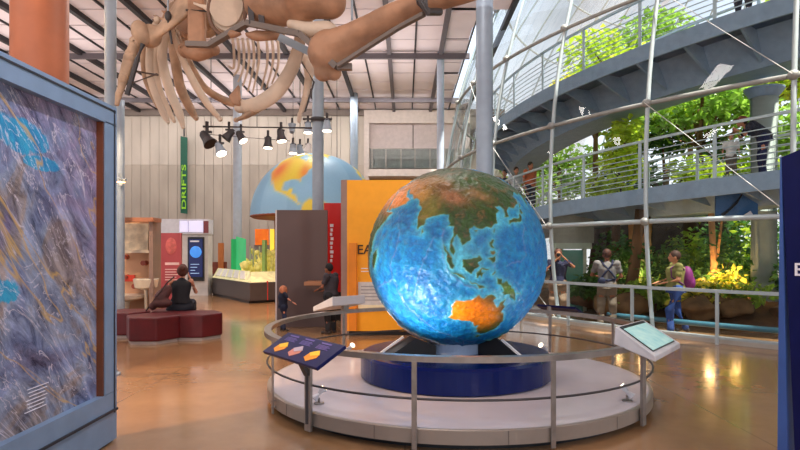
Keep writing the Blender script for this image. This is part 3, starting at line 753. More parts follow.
# back-left console
con2 = thing('touch_console', 'white wedge console seen from behind at the far left of the railing', 'console', POST[5])
q = POST[5]; dv = Vector((q.x-GC.x, q.y-GC.y, 0)).normalized(); tv = Vector((-dv.y, dv.x, 0))
f0 = lambda t_, r_, z: Vector((q.x, q.y, 0))+tv*t_+dv*r_+Vector((0, 0, z))
MB().hexa([f0(-.3, -.1, .9), f0(.3, -.1, .9), f0(.28, .42, .78), f0(-.28, .42, .78), f0(-.3, -.1, 1.03), f0(.3, -.1, 1.03), f0(.28, .42, .85), f0(-.28, .42, .85)]).build('housing', cw, con2, bevel=.008)
MB().slab([f0(-.26, -.02, 1.006), f0(.26, -.02, 1.006), f0(.24, .38, .87), f0(-.24, .38, .87)], (0, 0, .006)).build('screen', scm, con2)
MB().box((q.x, q.y, .84), (.06, .09, .14), math.atan2(dv.y, dv.x)).build('neck', brushed, con2)
# back-right navy panel
lab2 = thing('label_panel', 'navy panel seen edge-on at the far right of the railing below the camera holder', 'panel', POST[6])
q = POST[6]; dv = Vector((q.x-GC.x, q.y-GC.y, 0)).normalized(); tv = Vector((-dv.y, dv.x, 0))
o2 = .03
MB().hexa([f0(-.42, .0, .86), f0(.2, .0, .86), f0(.2, .34, .72), f0(-.42, .34, .72), f0(-.42, .0, .89), f0(.2, .0, .89), f0(.2, .34, .75), f0(-.42, .34, .75)]).build('board', navy, lab2)
MB().box((q.x, q.y, .8), (.05, .06, .14), 0).build('bracket', brushed, lab2)

# small spotlights on the stage
def uplight(px, py, d, aim, label):
    p = P(px, py, d); p.z = HP
    t = thing('stage_spotlight', label, 'spotlight', p, 0, 'spotlights on the stage edge')
    dvv = (Vector(aim)-p).normalized()
    MB().lathe(p, [(.05, 0), (.05, .015), (.012, .02), (.012, .06)], 16).build('base', brushed, t)
    h = p+Vector((0, 0, .1))
    hd = MB().tube([h-dvv*.07, h+dvv*.07], .042, 16).build('lamp_head', cw, t, smooth=False)
    MB().tube([h+dvv*.071, h+dvv*.076], .034, 16).build('lens', mat('lamp_lens', (255, 240, 220), .3, emit=(255, 236, 210), estr=2.5), hd)
    return h+dvv*.1, dvv
uls = [uplight(319, 405, 5.75, (.2, 6.3, 1.3), 'small silver spotlight on the stage behind the left label panel post'),
       uplight(627, 400, 5.85, (1.2, 6.4, 1.3), 'small silver spotlight on the stage beside the right console post')]
for px, fr_, nm in ((350, 0, 'small spotlight glowing at the back left of the stage'), (543, 0, 'small spotlight glowing at the back right of the stage')):
    q = ring_d(px, False, RP-.25)
    uls.append(uplight(px, 400, q.y, (GC.x, GC.y, 1.6), nm))

# ================================================================ LEFT FRAMED RELIEF MAP
XD = -2.58
disp = thing('relief_map_display', 'tall grey-framed satellite relief map filling the left edge', 'display', (XD-.1, 3.4, 0))
fm = mat('frame_grey', (128, 156, 186), .42, .15, .05)
y1, y0 = 5.28, 1.3
fmb = MB()
fmb.box((XD-.09, (y0+y1)/2, 2.885), (.18, y1-y0, .17)).box((XD-.09, (y0+y1)/2, .37), (.18, y1-y0, .15)).box((XD-.09, y1-.1, 1.63), (.18, .2, 2.36)).box((XD-.09, y0+.1, 1.63), (.18, .2, 2.36))
fmb.build('frame', fm, disp)
MB().box((XD-.09, (y0+y1)/2, .15), (.18, y1-y0, .26)).box((XD-.1, (y0+y1)/2, .01), (.12, y1-y0-.1, .02)).build('base', fm, disp)
MB().box((XD+.004, (y0+y1)/2, .285), (.02, y1-y0, .02)).box((XD+.003, (y0+y1)/2, 2.93), (.008, y1-y0-.06, .014)).box((XD+.003, y1-.045, 1.6), (.008, .014, 2.68)).build('groove', mat('groove_dark', (40, 46, 56), .5), disp)
MB().box((XD-.045, y1-.214, 1.62), (.07, .022, 2.36)).build('copper_reveal', mat('copper_strip', (140, 84, 58), .25, .6), disp)
def map_material():
    m = bpy.data.materials.new('satellite_map'); m.use_nodes = True; N, L = m.node_tree.nodes, m.node_tree.links; b = N['Principled BSDF']
    tc = N.new('ShaderNodeTexCoord'); mp = N.new('ShaderNodeMapping'); mp.inputs['Rotation'].default_value = (math.radians(50), 0, 0)
    L.new(tc.outputs['Object'], mp.inputs['Vector'])
    def noise_(scale, det, rough, dist=0., typ='FBM', src=mp.outputs[0]):
        n = N.new('ShaderNodeTexNoise'); n.noise_type = typ
        for k, v in (('Scale', scale), ('Detail', det), ('Roughness', rough), ('Distortion', dist)): n.inputs[k].default_value = v
        L.new(src, n.inputs['Vector']); return n.outputs['Fac']
    def ramp(src, stops):
        r = N.new('ShaderNodeValToRGB'); e = r.color_ramp.elements
        e[0].position, e[0].color = stops[0][0], (*lin(stops[0][1]), 1); e[1].position, e[1].color = stops[-1][0], (*lin(stops[-1][1]), 1)
        for p, c in stops[1:-1]: q = e.new(p); q.color = (*lin(c), 1)
        L.new(src, r.inputs['Fac']); return r.outputs['Color']
    def mapr(src, a, b_, c=0., d=1.):
        r = N.new('ShaderNodeMapRange')
        for k, v in zip((1, 2, 3, 4), (a, b_, c, d)): r.inputs[k].default_value = v
        L.new(src, r.inputs[0]); return r.outputs[0]
    def mixc(f, a, b_, typ='MIX'):
        x = N.new('ShaderNodeMix'); x.data_type = 'RGBA'; x.blend_type = typ
        for i, v in ((0, f), (6, a), (7, b_)):
            if isinstance(v, tuple): x.inputs[i].default_value = (*lin(v), 1)
            elif isinstance(v, float): x.inputs[i].default_value = v
            else: L.new(v, x.inputs[i])
        return x.outputs[2]
    def math_(op, a, b_):
        x = N.new('ShaderNodeMath'); x.operation = op
        for i, v in ((0, a), (1, b_)):
            if isinstance(v, (float, int)): x.inputs[i].default_value = v
            else: L.new(v, x.inputs[i])
        return x.outputs[0]
    base = ramp(noise_(1.1, 5, .6, .8), [(.32, (50, 72, 150)), (.42, (96, 146, 214)), (.5, (150, 186, 226)), (.56, (178, 154, 130)), (.62, (140, 136, 150)), (.7, (116, 100, 180))])
    sp = N.new('ShaderNodeSeparateXYZ'); L.new(tc.outputs['Object'], sp.inputs[0])
    y_, z_ = sp.outputs['Y'], sp.outputs['Z']
    purple_glow = math_('MULTIPLY', mapr(math_('ADD', math_('MULTIPLY', z_, .9), y_), 2.6, 3.6), mapr(noise_(2.2, 6, .7), .36, .6))  # violet glow towards the upper far corner, put into the map colour
    c = mixc(purple_glow, base, (206, 168, 226))
    wob = math_('MULTIPLY', math_('SUBTRACT', noise_(3.5, 8, .7), .5), .9)
    cy = None
    for (yy, zz, ry, rz_) in ((4.04-3.4, 2.49, .33, .11), (4.35-3.4, 2.33, .22, .05), (3.86-3.4, 1.42, .16, .09)):
        dy = math_('POWER', math_('DIVIDE', math_('SUBTRACT', y_, yy), ry), 2.); dz = math_('POWER', math_('DIVIDE', math_('SUBTRACT', z_, zz), rz_), 2.)
        f = mapr(math_('ADD', math_('ADD', dy, dz), math_('MULTIPLY', wob, 4.)), 1.15, .85)
        cy = f if cy is None else math_('MAXIMUM', cy, f)
    cy0 = cy
    st = N.new('ShaderNodeMapping'); st.inputs['Scale'].default_value = (1, 1, .3); L.new(mp.outputs[0], st.inputs['Vector'])
    st.inputs['Scale'].default_value = (1, .35, 1.2)
    v1 = noise_(5, 9, .75, 1.0, src=st.outputs[0])
    c = mixc(mapr(v1, .35, .68, .0, 1.), mixc(1., c, (96, 96, 112), 'MULTIPLY'), mixc(.35, c, (236, 232, 244)))
    c = mixc(cy0, c, mixc(mapr(v1, .35, .68), (6, 120, 190), (60, 190, 226)))
    r1 = math_('ABSOLUTE', math_('SUBTRACT', noise_(2.6, 5, .6, 1.4, src=st.outputs[0]), .5), 0)
    c = mixc(mapr(r1, .0, .009, .75, 0.), c, (232, 226, 236))
    r2 = math_('ABSOLUTE', math_('SUBTRACT', noise_(.9, 4, .5, 1.2, src=st.outputs[0]), .5), 0)
    c = mixc(mapr(r2, .0, .006, .8, 0.), c, (214, 176, 96))
    L.new(c, b.inputs['Base Color']); b.inputs['Roughness'].default_value = .32
    bp = N.new('ShaderNodeBump'); bp.inputs['Strength'].default_value = .7; bp.inputs['Distance'].default_value = .02
    L.new(v1, bp.inputs['Height']); L.new(bp.outputs['Normal'], b.inputs['Normal'])
    return m
MB().box((XD-.08, (y0+y1)/2, 1.62), (.03, y1-y0-.4, 2.36)).build('map_relief', map_material(), disp)
pl = MB()
for k in range(7): pl.box((XD-.062, 4.25-.005*k, .72-.026*k), (.006, .24-.03*(k % 3), .005))
pl.build('caption_lines', white_ink, disp)

# right edge navy panel
pan = thing('exhibit_sign', 'tall navy exhibit panel with a white letter E cut by the right edge', 'sign', (2.95, 4.0, 0))
p0 = Vector((2.68, 4.2, 0)); dr = Vector((.5, -.866, 0)); nrm = Vector((.866, .5, 0))
pf = lambda t_, z, o=0: p0+dr*t_+nrm*o+Vector((0, 0, z))
MB().hexa([pf(.1, 0), pf(1.2, 0), pf(1.2, 0, .12), pf(.1, 0, .12), pf(.0, 2.36), pf(1.2, 2.72), pf(1.2, 2.72, .12), pf(.0, 2.36, .12)]).build('board', navy, pan)
MB().slab([pf(.045, 0), pf(.0, 2.36), pf(-.01, 2.36), pf(-.03, 0)], nrm*.12+Vector((0, 0, 0))).build('edge_strip', mat('edge_blue', (60, 92, 160), .4), pan)
MB().box(tuple(pf(.6, .01, .3)), (.5, 1.1, .02), math.atan2(dr.y, dr.x)+PI/2).build('foot', dark_steel, pan)
text('letter', 'E', .125, pf(.115, 1.56, -.004), dr, (0, 0, 1), white_ink, pan)

# ================================================================ EXHIBITS IN THE BACK
# yellow panel
YP = 11.7
yp = thing('title_panel', 'big orange-yellow title panel standing directly behind the relief globe', 'sign', ground(400, YP+.1))
ym = mat('title_yellow', (246, 166, 20), .5, 0, .03)
MB().frect(347, 180, 446, 331, YP, .14).build('board', ym, yp)
MB().frect(349, 331, 446, 335, YP+.03, .1).build('kick_base', black, yp)
MB().hexa([P(341, 333.5, YP+.02), P(347, 335, YP-.0), P(347, 335, YP+.15), P(341, 333.5, YP+.3), P(341, 180, YP+.02), P(347, 179.6, YP), P(347, 179.6, YP+.15), P(341, 180, YP+.3)]).build('side_return', mat('taupe_return', (150, 120, 110), .5), yp)
MB().frect(349, 243, 356.5, 331, YP-.14, .14).build('fold_strip', mat('title_orange', (226, 132, 16), .5), yp)
txt_m = mat('brown_ink', (70, 44, 20), .6)
text('title_letters', 'EA', .26, P(364.5, 250, YP-.01), (1, 0, 0), (0, 0, 1), txt_m, yp)
pc = MB().frect(358, 282, 402, 311, YP-.015, .015).build('picture_card', mat('picture_card', (206, 204, 204), .5, 0, .1, 9), yp)
MB().frect(358, 305, 402, 311, YP-.02, .01).build('card_footer', mat('footer_cream', (236, 226, 190), .5), pc)
m_ = MB()
for k in range(5): m_.frect(361, 286+k*3.4, 395-5*(k % 2), 286.9+k*3.4, YP-.02, .006)
m_.build('text_lines', mat('grey_ink', (150, 150, 156), .6), pc)
m_ = MB()
for k in range(2): m_.frect(361, 268+k*3, 380-4*k, 268.8+k*3, YP-.006, .006)
m_.build('text_lines', white_ink, yp)

# brown-grey partition
BP = 13.0
bp_ = thing('partition_wall', 'brown-grey partition panel left of the yellow panel with a thin pale edge', 'partition', ground(302, BP+.1))
MB().frect(276.5, 210, 327, 327, BP, .12).build('board', mat('partition_brown', (96, 76, 74), .55, 0, .04, 1), bp_)
MB().frect(275.3, 210, 276.8, 327, BP-.01, .14).build('edge_trim', mat('pale_trim', (200, 190, 190), .4), bp_)
rp = thing('red_panel', 'red panel with vertical white lettering between the brown and yellow panels', 'sign', ground(336, 14.6))
redm = mat('red_panel', (176, 14, 12), .45, 0, .08, 2, emit=(220, 20, 12), estr=.12)  # board given a slight red glow of its own
MB().frect(324, 203, 347, 292, 14.2, .1).build('board', redm, rp)
MB().frect(322, 292, 347, 320.6, 14.25, .1).build('dark_plinth', black, rp)
MB().frect(342, 203, 345, 300, 14.0, .15).build('dark_post', black, rp)
m_ = MB()
for k in range(9): m_.frect(330+(k % 2)*.5, 224+k*4.4, 333.4-(k % 3)*.6, 227+k*4.4, 14.18, .02)
m_.build('lettering', white_ink, rp)
sh = thing('reading_shelf', 'narrow wooden shelf in front of the brown partition beside the standing visitor', 'shelf', ground(318, 12.6))
MB().frect(304, 282, 332, 285.5, 12.3, .6).build('shelf_top', mat('shelf_wood', (176, 120, 84), .5), sh)
MB().frect(306, 285.5, 331, 289, 12.35, .5).build('shelf_box', mat('shelf_side', (96, 70, 60), .5), sh)
MB().frect(326, 289, 329, 329, 12.5, .1).build('shelf_leg', dark_steel, sh)

# pale blue half globe hung over the exhibit
hc = P(315, 217, 21.5); HRd = 63*21.5/F
def palette_half(LO, LA, sd, rd, nz, nj):
    n = len(LO); C = np.tile(np.array(lin((136, 180, 212))), (n, 1))
    wedge = ((np.floor((LO+180)/30)) % 2 == 0)
    C = blend(C, wedge*.35, (160, 200, 226))
    land = np.clip(sd/1.2+.5, 0, 1)
    C = blend(C, np.exp(-np.clip(-sd, 0, None)/2.)*.4, (150, 200, 190))
    ld = np.tile(np.array(lin((232, 206, 80))), (n, 1))
    ld = blend(ld, np.clip(gauss(LO, LA, -112, 42, 12, 14)+gauss(LO, LA, -78, 38, 6, 10)*.8, 0, 1), (232, 120, 70))
    ld = blend(ld, gauss(LO, LA, -90, 64, 26, 5)*.5, (120, 180, 90))
    return C*(1-land[:, None])+ld*land[:, None], np.zeros(n)
a = math.radians(-90+76); cz, sz = math.cos(a), math.sin(a)
hg = thing('half_globe_canopy', 'pale blue half globe canopy painted with North America above the brown partition', 'globe', hc)
me = globe_mesh('globe_dome', HRd, [[cz, -sz, 0], [sz, cz, 0], [0, 0, 1]], 200, 60, palette_half, 0, lat0=0.)
me.materials.append(attr_mat('half_globe_paint', .4, amp=.03))
o = bpy.data.objects.new('globe_dome', me); col.objects.link(o); o.parent = hg; WM[o.name] = WM[hg.name]
MB().lathe(hc, [(HRd, .02), (HRd+.01, -.01), (HRd-.1, -.07), (0, -.07)], 64).build('red_rim', mat('canopy_red', (140, 66, 44), .5), hg)
for dx in (-.8, .8): MB().tube([hc+Vector((dx, 0, HRd*.85)), Vector((hc.x+dx, hc.y, 8.45))], .012, 6).build('hanging_wire', dark_steel, hg)
for dx in (-1.5, 1.5): MB().tube([Vector((hc.x+dx, hc.y+.4, 0)), Vector((hc.x+dx, hc.y+.4, hc.z-.06))], .07, 12).build('support_post', mat('warm_post', (170, 110, 80), .5), hg)

# long green-lit exhibit table
EX = thing('exhibit_table', 'dark faceted exhibit table with glowing yellow-green model and green glass panels', 'exhibit', ground(250, 20.3))
g = lambda px, d, z: Vector(((px-CX)/F*d, d, z))
base = [(212, 22.2), (250, 18.6), (284, 19.4), (286, 23), (232, 24.2)]
MB().slab([g(p_, d_, .08) for p_, d_ in base], (0, 0, .58)).build('base', mat('exhibit_base', (66, 58, 58), .4), EX, bevel=.02)
MB().slab([g(p_+(1 if p_ < 250 else -1), d_+.1, 0) for p_, d_ in base], (0, 0, .09)).build('toe_kick', black, EX)
lm_ = mat('lit_label', (216, 214, 180), .4, 0, .2, 5, emit=(220, 214, 140), estr=.25)
MB().hexa([g(212, 22.2, .67), g(250, 18.6, .67), g(250, 19.4, .67), g(216, 22.8, .67), g(213.5, 22.4, .72), g(250.5, 18.9, .72), g(250, 19.5, 1.0), g(218, 23., 1.0)]).build('label_rail', lm_, EX)
MB().hexa([g(250.5, 18.62, .67), g(284, 19.4, .67), g(282, 20, .67), g(250.5, 19.4, .67), g(250.5, 18.7, .72), g(284, 19.5, .72), g(282, 20.2, .98), g(250.5, 19.4, .98)]).build('label_rail', lm_, EX)
for k in range(5):
    a0 = .08+k*.17
    A_ = g(213.5, 22.4, .735).lerp(g(250.5, 18.9, .735), a0); B_ = g(213.5, 22.4, .735).lerp(g(250.5, 18.9, .735), a0+.12)
    C2 = g(218, 23., .97).lerp(g(250, 19.5, .97), a0+.12); D2 = g(218, 23., .97).lerp(g(250, 19.5, .97), a0)
    MB().slab([A_, B_, C2, D2], (-.02, -.02, .02)).build('label_card', white_paint, EX)
gg = mat('green_glass', (40, 160, 96), .2, 0, .1, 2, emit=(30, 170, 90), estr=.35)
MB().frect(231, 239, 236, 272, 21.4, .05).build('green_panel', gg, EX)
MB().hexa([g(236, 21.4, .95), g(246, 20.6, .95), g(246, 20.65, .95), g(236, 21.45, .95), g(236, 21.4, 2.2), g(246, 20.6, 2.08), g(246, 20.65, 2.08), g(236, 21.45, 2.2)]).build('green_panel', mat('green_glass_pale', (70, 180, 120), .2, 0, .1, 2, emit=(50, 190, 110), estr=.4), EX)
MB().frect(262, 240, 265, 279, 19.8, .3).build('green_panel', mat('moss_glass', (120, 150, 70), .3, emit=(120, 150, 50), estr=.2), EX)
pm_ = leafmat('model_plant', (226, 220, 90), .3); rng = random.Random(4)
mdl = MB()
for k in range(60):
    q = g(rng.uniform(242, 274), rng.uniform(20.2, 22), 0); hh = rng.uniform(1.0, 1.75)*(.8 if q.x < g(250, 21, 0).x else 1)
    mdl.tube([(q.x, q.y, .66), (q.x+rng.uniform(-.1, .1), q.y, .66+(hh-.66)*.6), (q.x+rng.uniform(-.2, .2), q.y, hh)], [.05, .04, .02], 6)
    mdl.ball((q.x, q.y, hh*.95), (rng.uniform(.06, .16),)*3, 5, 6)
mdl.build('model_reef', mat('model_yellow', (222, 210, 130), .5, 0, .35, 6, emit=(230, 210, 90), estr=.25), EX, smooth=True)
tb = MB()
for k in range(5): tb.frect(249.5+k*3.1, 246+2*(k % 3), 250.6+k*3.1, 277, 20.9+.1*k, .06)
tb.build('model_tube', mat('tube_grey', (180, 190, 170), .3), EX)
MB().frect(266.5, 281, 268, 300, 19.0, .05).build('red_hose', mat('hose_red', (190, 30, 20), .4), EX)
yb = thing('light_box', 'bright yellow lit panel seen just left of the brown partition', 'sign', ground(273, 22.6))
MB().frect(270, 229, 279, 284, 22.6, .1).build('panel', mat('yellow_light', (250, 214, 90), .4, 0, .15, 3, emit=(250, 200, 50), estr=1.0), yb)
MB().frect(270, 284, 279, 292, 22.6, .1).build('plinth', dark_steel, yb)
ob_ = thing('orange_display', 'orange lit display under the half globe above the yellow reef model', 'display', ground(262, 25))
MB().frect(255, 229, 268, 245, 25, .2).build('lit_panel', mat('orange_light', (226, 110, 30), .4, 0, .3, 4, emit=(240, 110, 20), estr=.5), ob_)
MB().frect(254, 245, 269, 290.5, 25.05, .15).build('board', mat('grey_board', (150, 140, 134), .6), ob_)
ob2 = thing('slim_orange_stand', 'narrow orange-brown stand left of the green glass panels', 'stand', ground(219, 25.5))
MB().frect(218, 243, 223, 274, 25.5, .15).build('orange_blade', mat('blade_orange', (196, 116, 56), .5), ob2)
MB().frect(211, 262, 225, 276, 25.6, .3).build('brown_box', mat('box_brown', (128, 62, 44), .5), ob2)
MB().frect(213, 276, 224, 288.5, 25.7, .2).build('base', dark_steel, ob2)
tbl = thing('side_table', 'small dark table with white legs left of the exhibit table', 'table', ground(222, 24))
MB().frect(213, 274, 234, 276.5, 23.8, .7).build('table_top', dark_steel, tbl)
for x in (214, 232.5): MB().frect(x-.6, 276.5, x+.6, 292.1, 23.85, .05).build('leg', white_paint, tbl)
for x in (215, 231.5): MB().frect(x-.6, 276.5, x+.6, 291, 24.4, .05).build('leg', white_paint, tbl)

# white kiosk with screen
kw = thing('screen_kiosk', 'white kiosk wall with a tall black screen showing a blue picture', 'kiosk', ground(196, 22.0))
MB().frect(179, 233, 208, 295.6, 22, .5).build('cabinet', mat('kiosk_white', (214, 208, 204), .5), kw)
MB().frect(160, 219, 208, 234, 21.9, .6).build('header', mat('header_white', (216, 216, 224), .5), kw)
MB().frect(179.7, 221, 187.5, 232, 21.86, .05).frect(189, 221, 203, 232, 21.86, .05).build('header_light', mat('header_light', (226, 224, 250), .4, emit=(214, 214, 250), estr=.5), kw)
MB().frect(203.4, 221, 208.2, 233, 21.86, .05).build('header_label', mat('maroon_card', (130, 60, 66), .5), kw)
s_ = MB().frect(187.6, 237, 203.6, 281, 21.9, .12).build('screen_frame', black, kw, bevel=.01)
MB().frect(188.8, 239, 202.4, 277, 21.87, .04).build('screen', mat('screen_night', (12, 24, 60), .2, 0, .2, emit=(10, 30, 110), estr=.35), s_)
m_ = MB().ball(P(195.7, 252, 21.86), (.22, .03, .22), 10, 20)
m_.build('blue_planet_picture', mat('planet_blue', (60, 130, 200), .3, 0, .3, 6, emit=(60, 130, 220), estr=.8), s_)
m_ = MB()
for k in range(4): m_.frect(190.5, 264+k*3, 199-(k % 3)*2, 264.6+k*3, 21.85, .02)
MB().frect(190, 240.5, 199, 242, 21.85, .02).build('screen_title', white_ink, s_)
m_.build('screen_text', mat('screen_text', (180, 210, 240), .4, emit=(150, 190, 240), estr=.5), s_)
# pink panel
pk = thing('text_panel', 'dusty pink text panel between the warm booth and the white kiosk', 'sign', ground(170, 18))
MB().frect(161, 233, 181, 305.7, 18, .1).build('board', mat('dusty_pink', (176, 76, 84), .5, 0, .08, 2), pk)
MB().lathe(P(171, 249, 17.99), [(0, 0)], 4) if False else None
MB().ball(P(171, 246, 17.99), (.17, .012, .26), 8, 14).build('picture', mat('pink_picture', (206, 104, 100), .5, 0, .2, 8), pk)
m_ = MB().frect(165, 262.5, 179, 265, 17.98, .02)
for k in range(5): m_.frect(165, 269+k*2.6, 178-(k % 2)*2, 269.8+k*2.6, 17.98, .02)
m_.build('text_lines', mat('pink_ink', (236, 206, 206), .6), pk)

# warm-lit booth on the left
KD = 14.5
bo = thing('warm_booth', 'warm-lit open exhibit booth with cream map plate behind the benches', 'exhibit', ground(135, KD+.5))
warm = mat('booth_beige', (206, 158, 122), .6, 0, .06, 1.5)
MB().frect(100, 221, 156, 318, KD+.6, .12).build('back_panel', warm, bo)
MB().hexa([P(149, 319, KD), P(153, 319, KD), P(161, 316, KD+.6), P(157, 316, KD+.6), P(149, 219, KD), P(153, 219, KD), P(161, 220, KD+.6), P(157, 220, KD+.6)]).build('side_panel', mat('booth_side', (150, 120, 106), .5), bo)
MB().frect(98, 217.5, 153, 221.5, KD-.2, .5).build('roof_slab', mat('booth_roof', (180, 116, 82), .5), bo)
m_ = MB().frect(124.5, 223.5, 148, 250, KD+.44, .06); pm2 = m_.build('map_plate', mat('plate_cream', (224, 206, 176), .5, 0, .22, 5), bo)
MB().frect(122.5, 250, 150, 253, KD+.2, .3).build('shelf', mat('shelf_pale', (206, 190, 170), .5), bo)
fx = [(114, 245), (126, 257), (145, 263), (127, 277), (136, 286)]
for k, (x, y) in enumerate(fx):
    p = P(x, y, KD+.46)
    MB().tube([p-Vector((0, .12, 0)), p+Vector((0, .06, 0))], .065, 14).build('round_knob', mat('knob_rust', (150, 62, 40), .4), bo)
MB().frect(123.5, 275, 134.5, 281.5, KD+.4, .05).build('red_card', mat('card_red', (206, 60, 36), .5), bo)
MB().frect(116, 279, 121, 285.5, KD+.4, .05).build('red_card', mat('card_red2', (180, 40, 40), .5), bo)
c_ = P(146, 284, KD+.2)
MB().lathe(c_, [(.04, -.9), (.04, -.16), (.26, -.08), (.3, .12), (.28, .14), (.0, .1)], 28).build('white_basin', mat('basin_cream', (230, 214, 190), .4), bo)
MB().lathe(P(121, 297, KD+.1), [(.16, -.52), (.2, -.12), (.52, -.03), (.54, .05), (.0, .06)], 36).build('round_counter', mat('counter_cream', (224, 208, 188), .4), bo)
lamp = thing('booth_lamp', 'small lamp hood on the short pale post beside the booth', 'lamp', P(121, 182, 13.9))
MB().tube([P(119, 178, 13.88), P(126, 180, 13.8)], .04, 10).tube([P(121, 173, 13.86), P(121, 186, 13.86)], .05, 10).build('hood', steel, lamp)
MB().tube([P(121, 182, 13.7), P(121, 182.6, 13.7)], .09, 14).build('lens', mat('warm_lens', (255, 210, 150), .4, emit=(255, 206, 140), estr=5), lamp)

# green banner
bn = thing('vertical_banner', 'narrow dark green vertical banner with lime letters on the concrete wall', 'banner', P(184, 213, YB-.35))
MB().hexa([P(180.5, 213, YB-.3), P(187.5, 214, YB-.36), P(187.5, 214, YB-.33), P(180.5, 213, YB-.27), P(180.5, 136, YB-.3), P(187.5, 137.5, YB-.36), P(187.5, 137.5, YB-.33), P(180.5, 136, YB-.27)]).build('cloth', mat('banner_green', (10, 82, 64), .6), bn)
text('banner_letters', 'DRIFTS', .29, P(184, 187, YB-.38), (0, 0, 1), (-1, 0, 0), mat('lime_ink', (140, 200, 40), .5, emit=(120, 190, 30), estr=.1), bn, sx=2.4)
MB().frect(183.3, 125, 184.7, 136.4, YB-.32, .03).build('hanger', dark_steel, bn)
for y in (140, 208): MB().frect(183, y, 185, y+2, YB-.28, .3).build('wall_bracket', dark_steel, bn)

# benches
plum = mat('maroon_leather', (92, 6, 16), .45, 0, .15, 4, .15, 30)
def ottoman(px, d, label, rz=0.):
    g_ = ground(px, d); t = thing('hexagonal_ottoman', label, 'bench', g_, 0, 'maroon hexagonal ottomans')
    hx = lambda r: [(g_.x+r*math.cos(rz+PI/3*k), g_.y+r*math.sin(rz+PI/3*k)) for k in range(6)]
    MB().prism(hx(.46), 0, .055).build('plinth', mat('ottoman_plinth', (176, 160, 152), .5), t)
    MB().prism(hx(.5), .055, .49).build('seat', plum, t, bevel=.03)
    MB().prism(hx(.494), .415, .428).build('seam', mat('maroon_seam', (70, 12, 22), .5), t)
    return t
ottoman(153, 11.0, 'maroon hexagonal ottoman nearest the viewer in front of the seated visitor')
ottoman(197, 11.45, 'maroon hexagonal ottoman at the right end of the bench group')
ottoman(126, 11.75, 'maroon hexagonal ottoman at the left end of the bench group beside the map display')
ottoman(172.5, 11.98, 'maroon hexagonal ottoman the woman in black sits on')

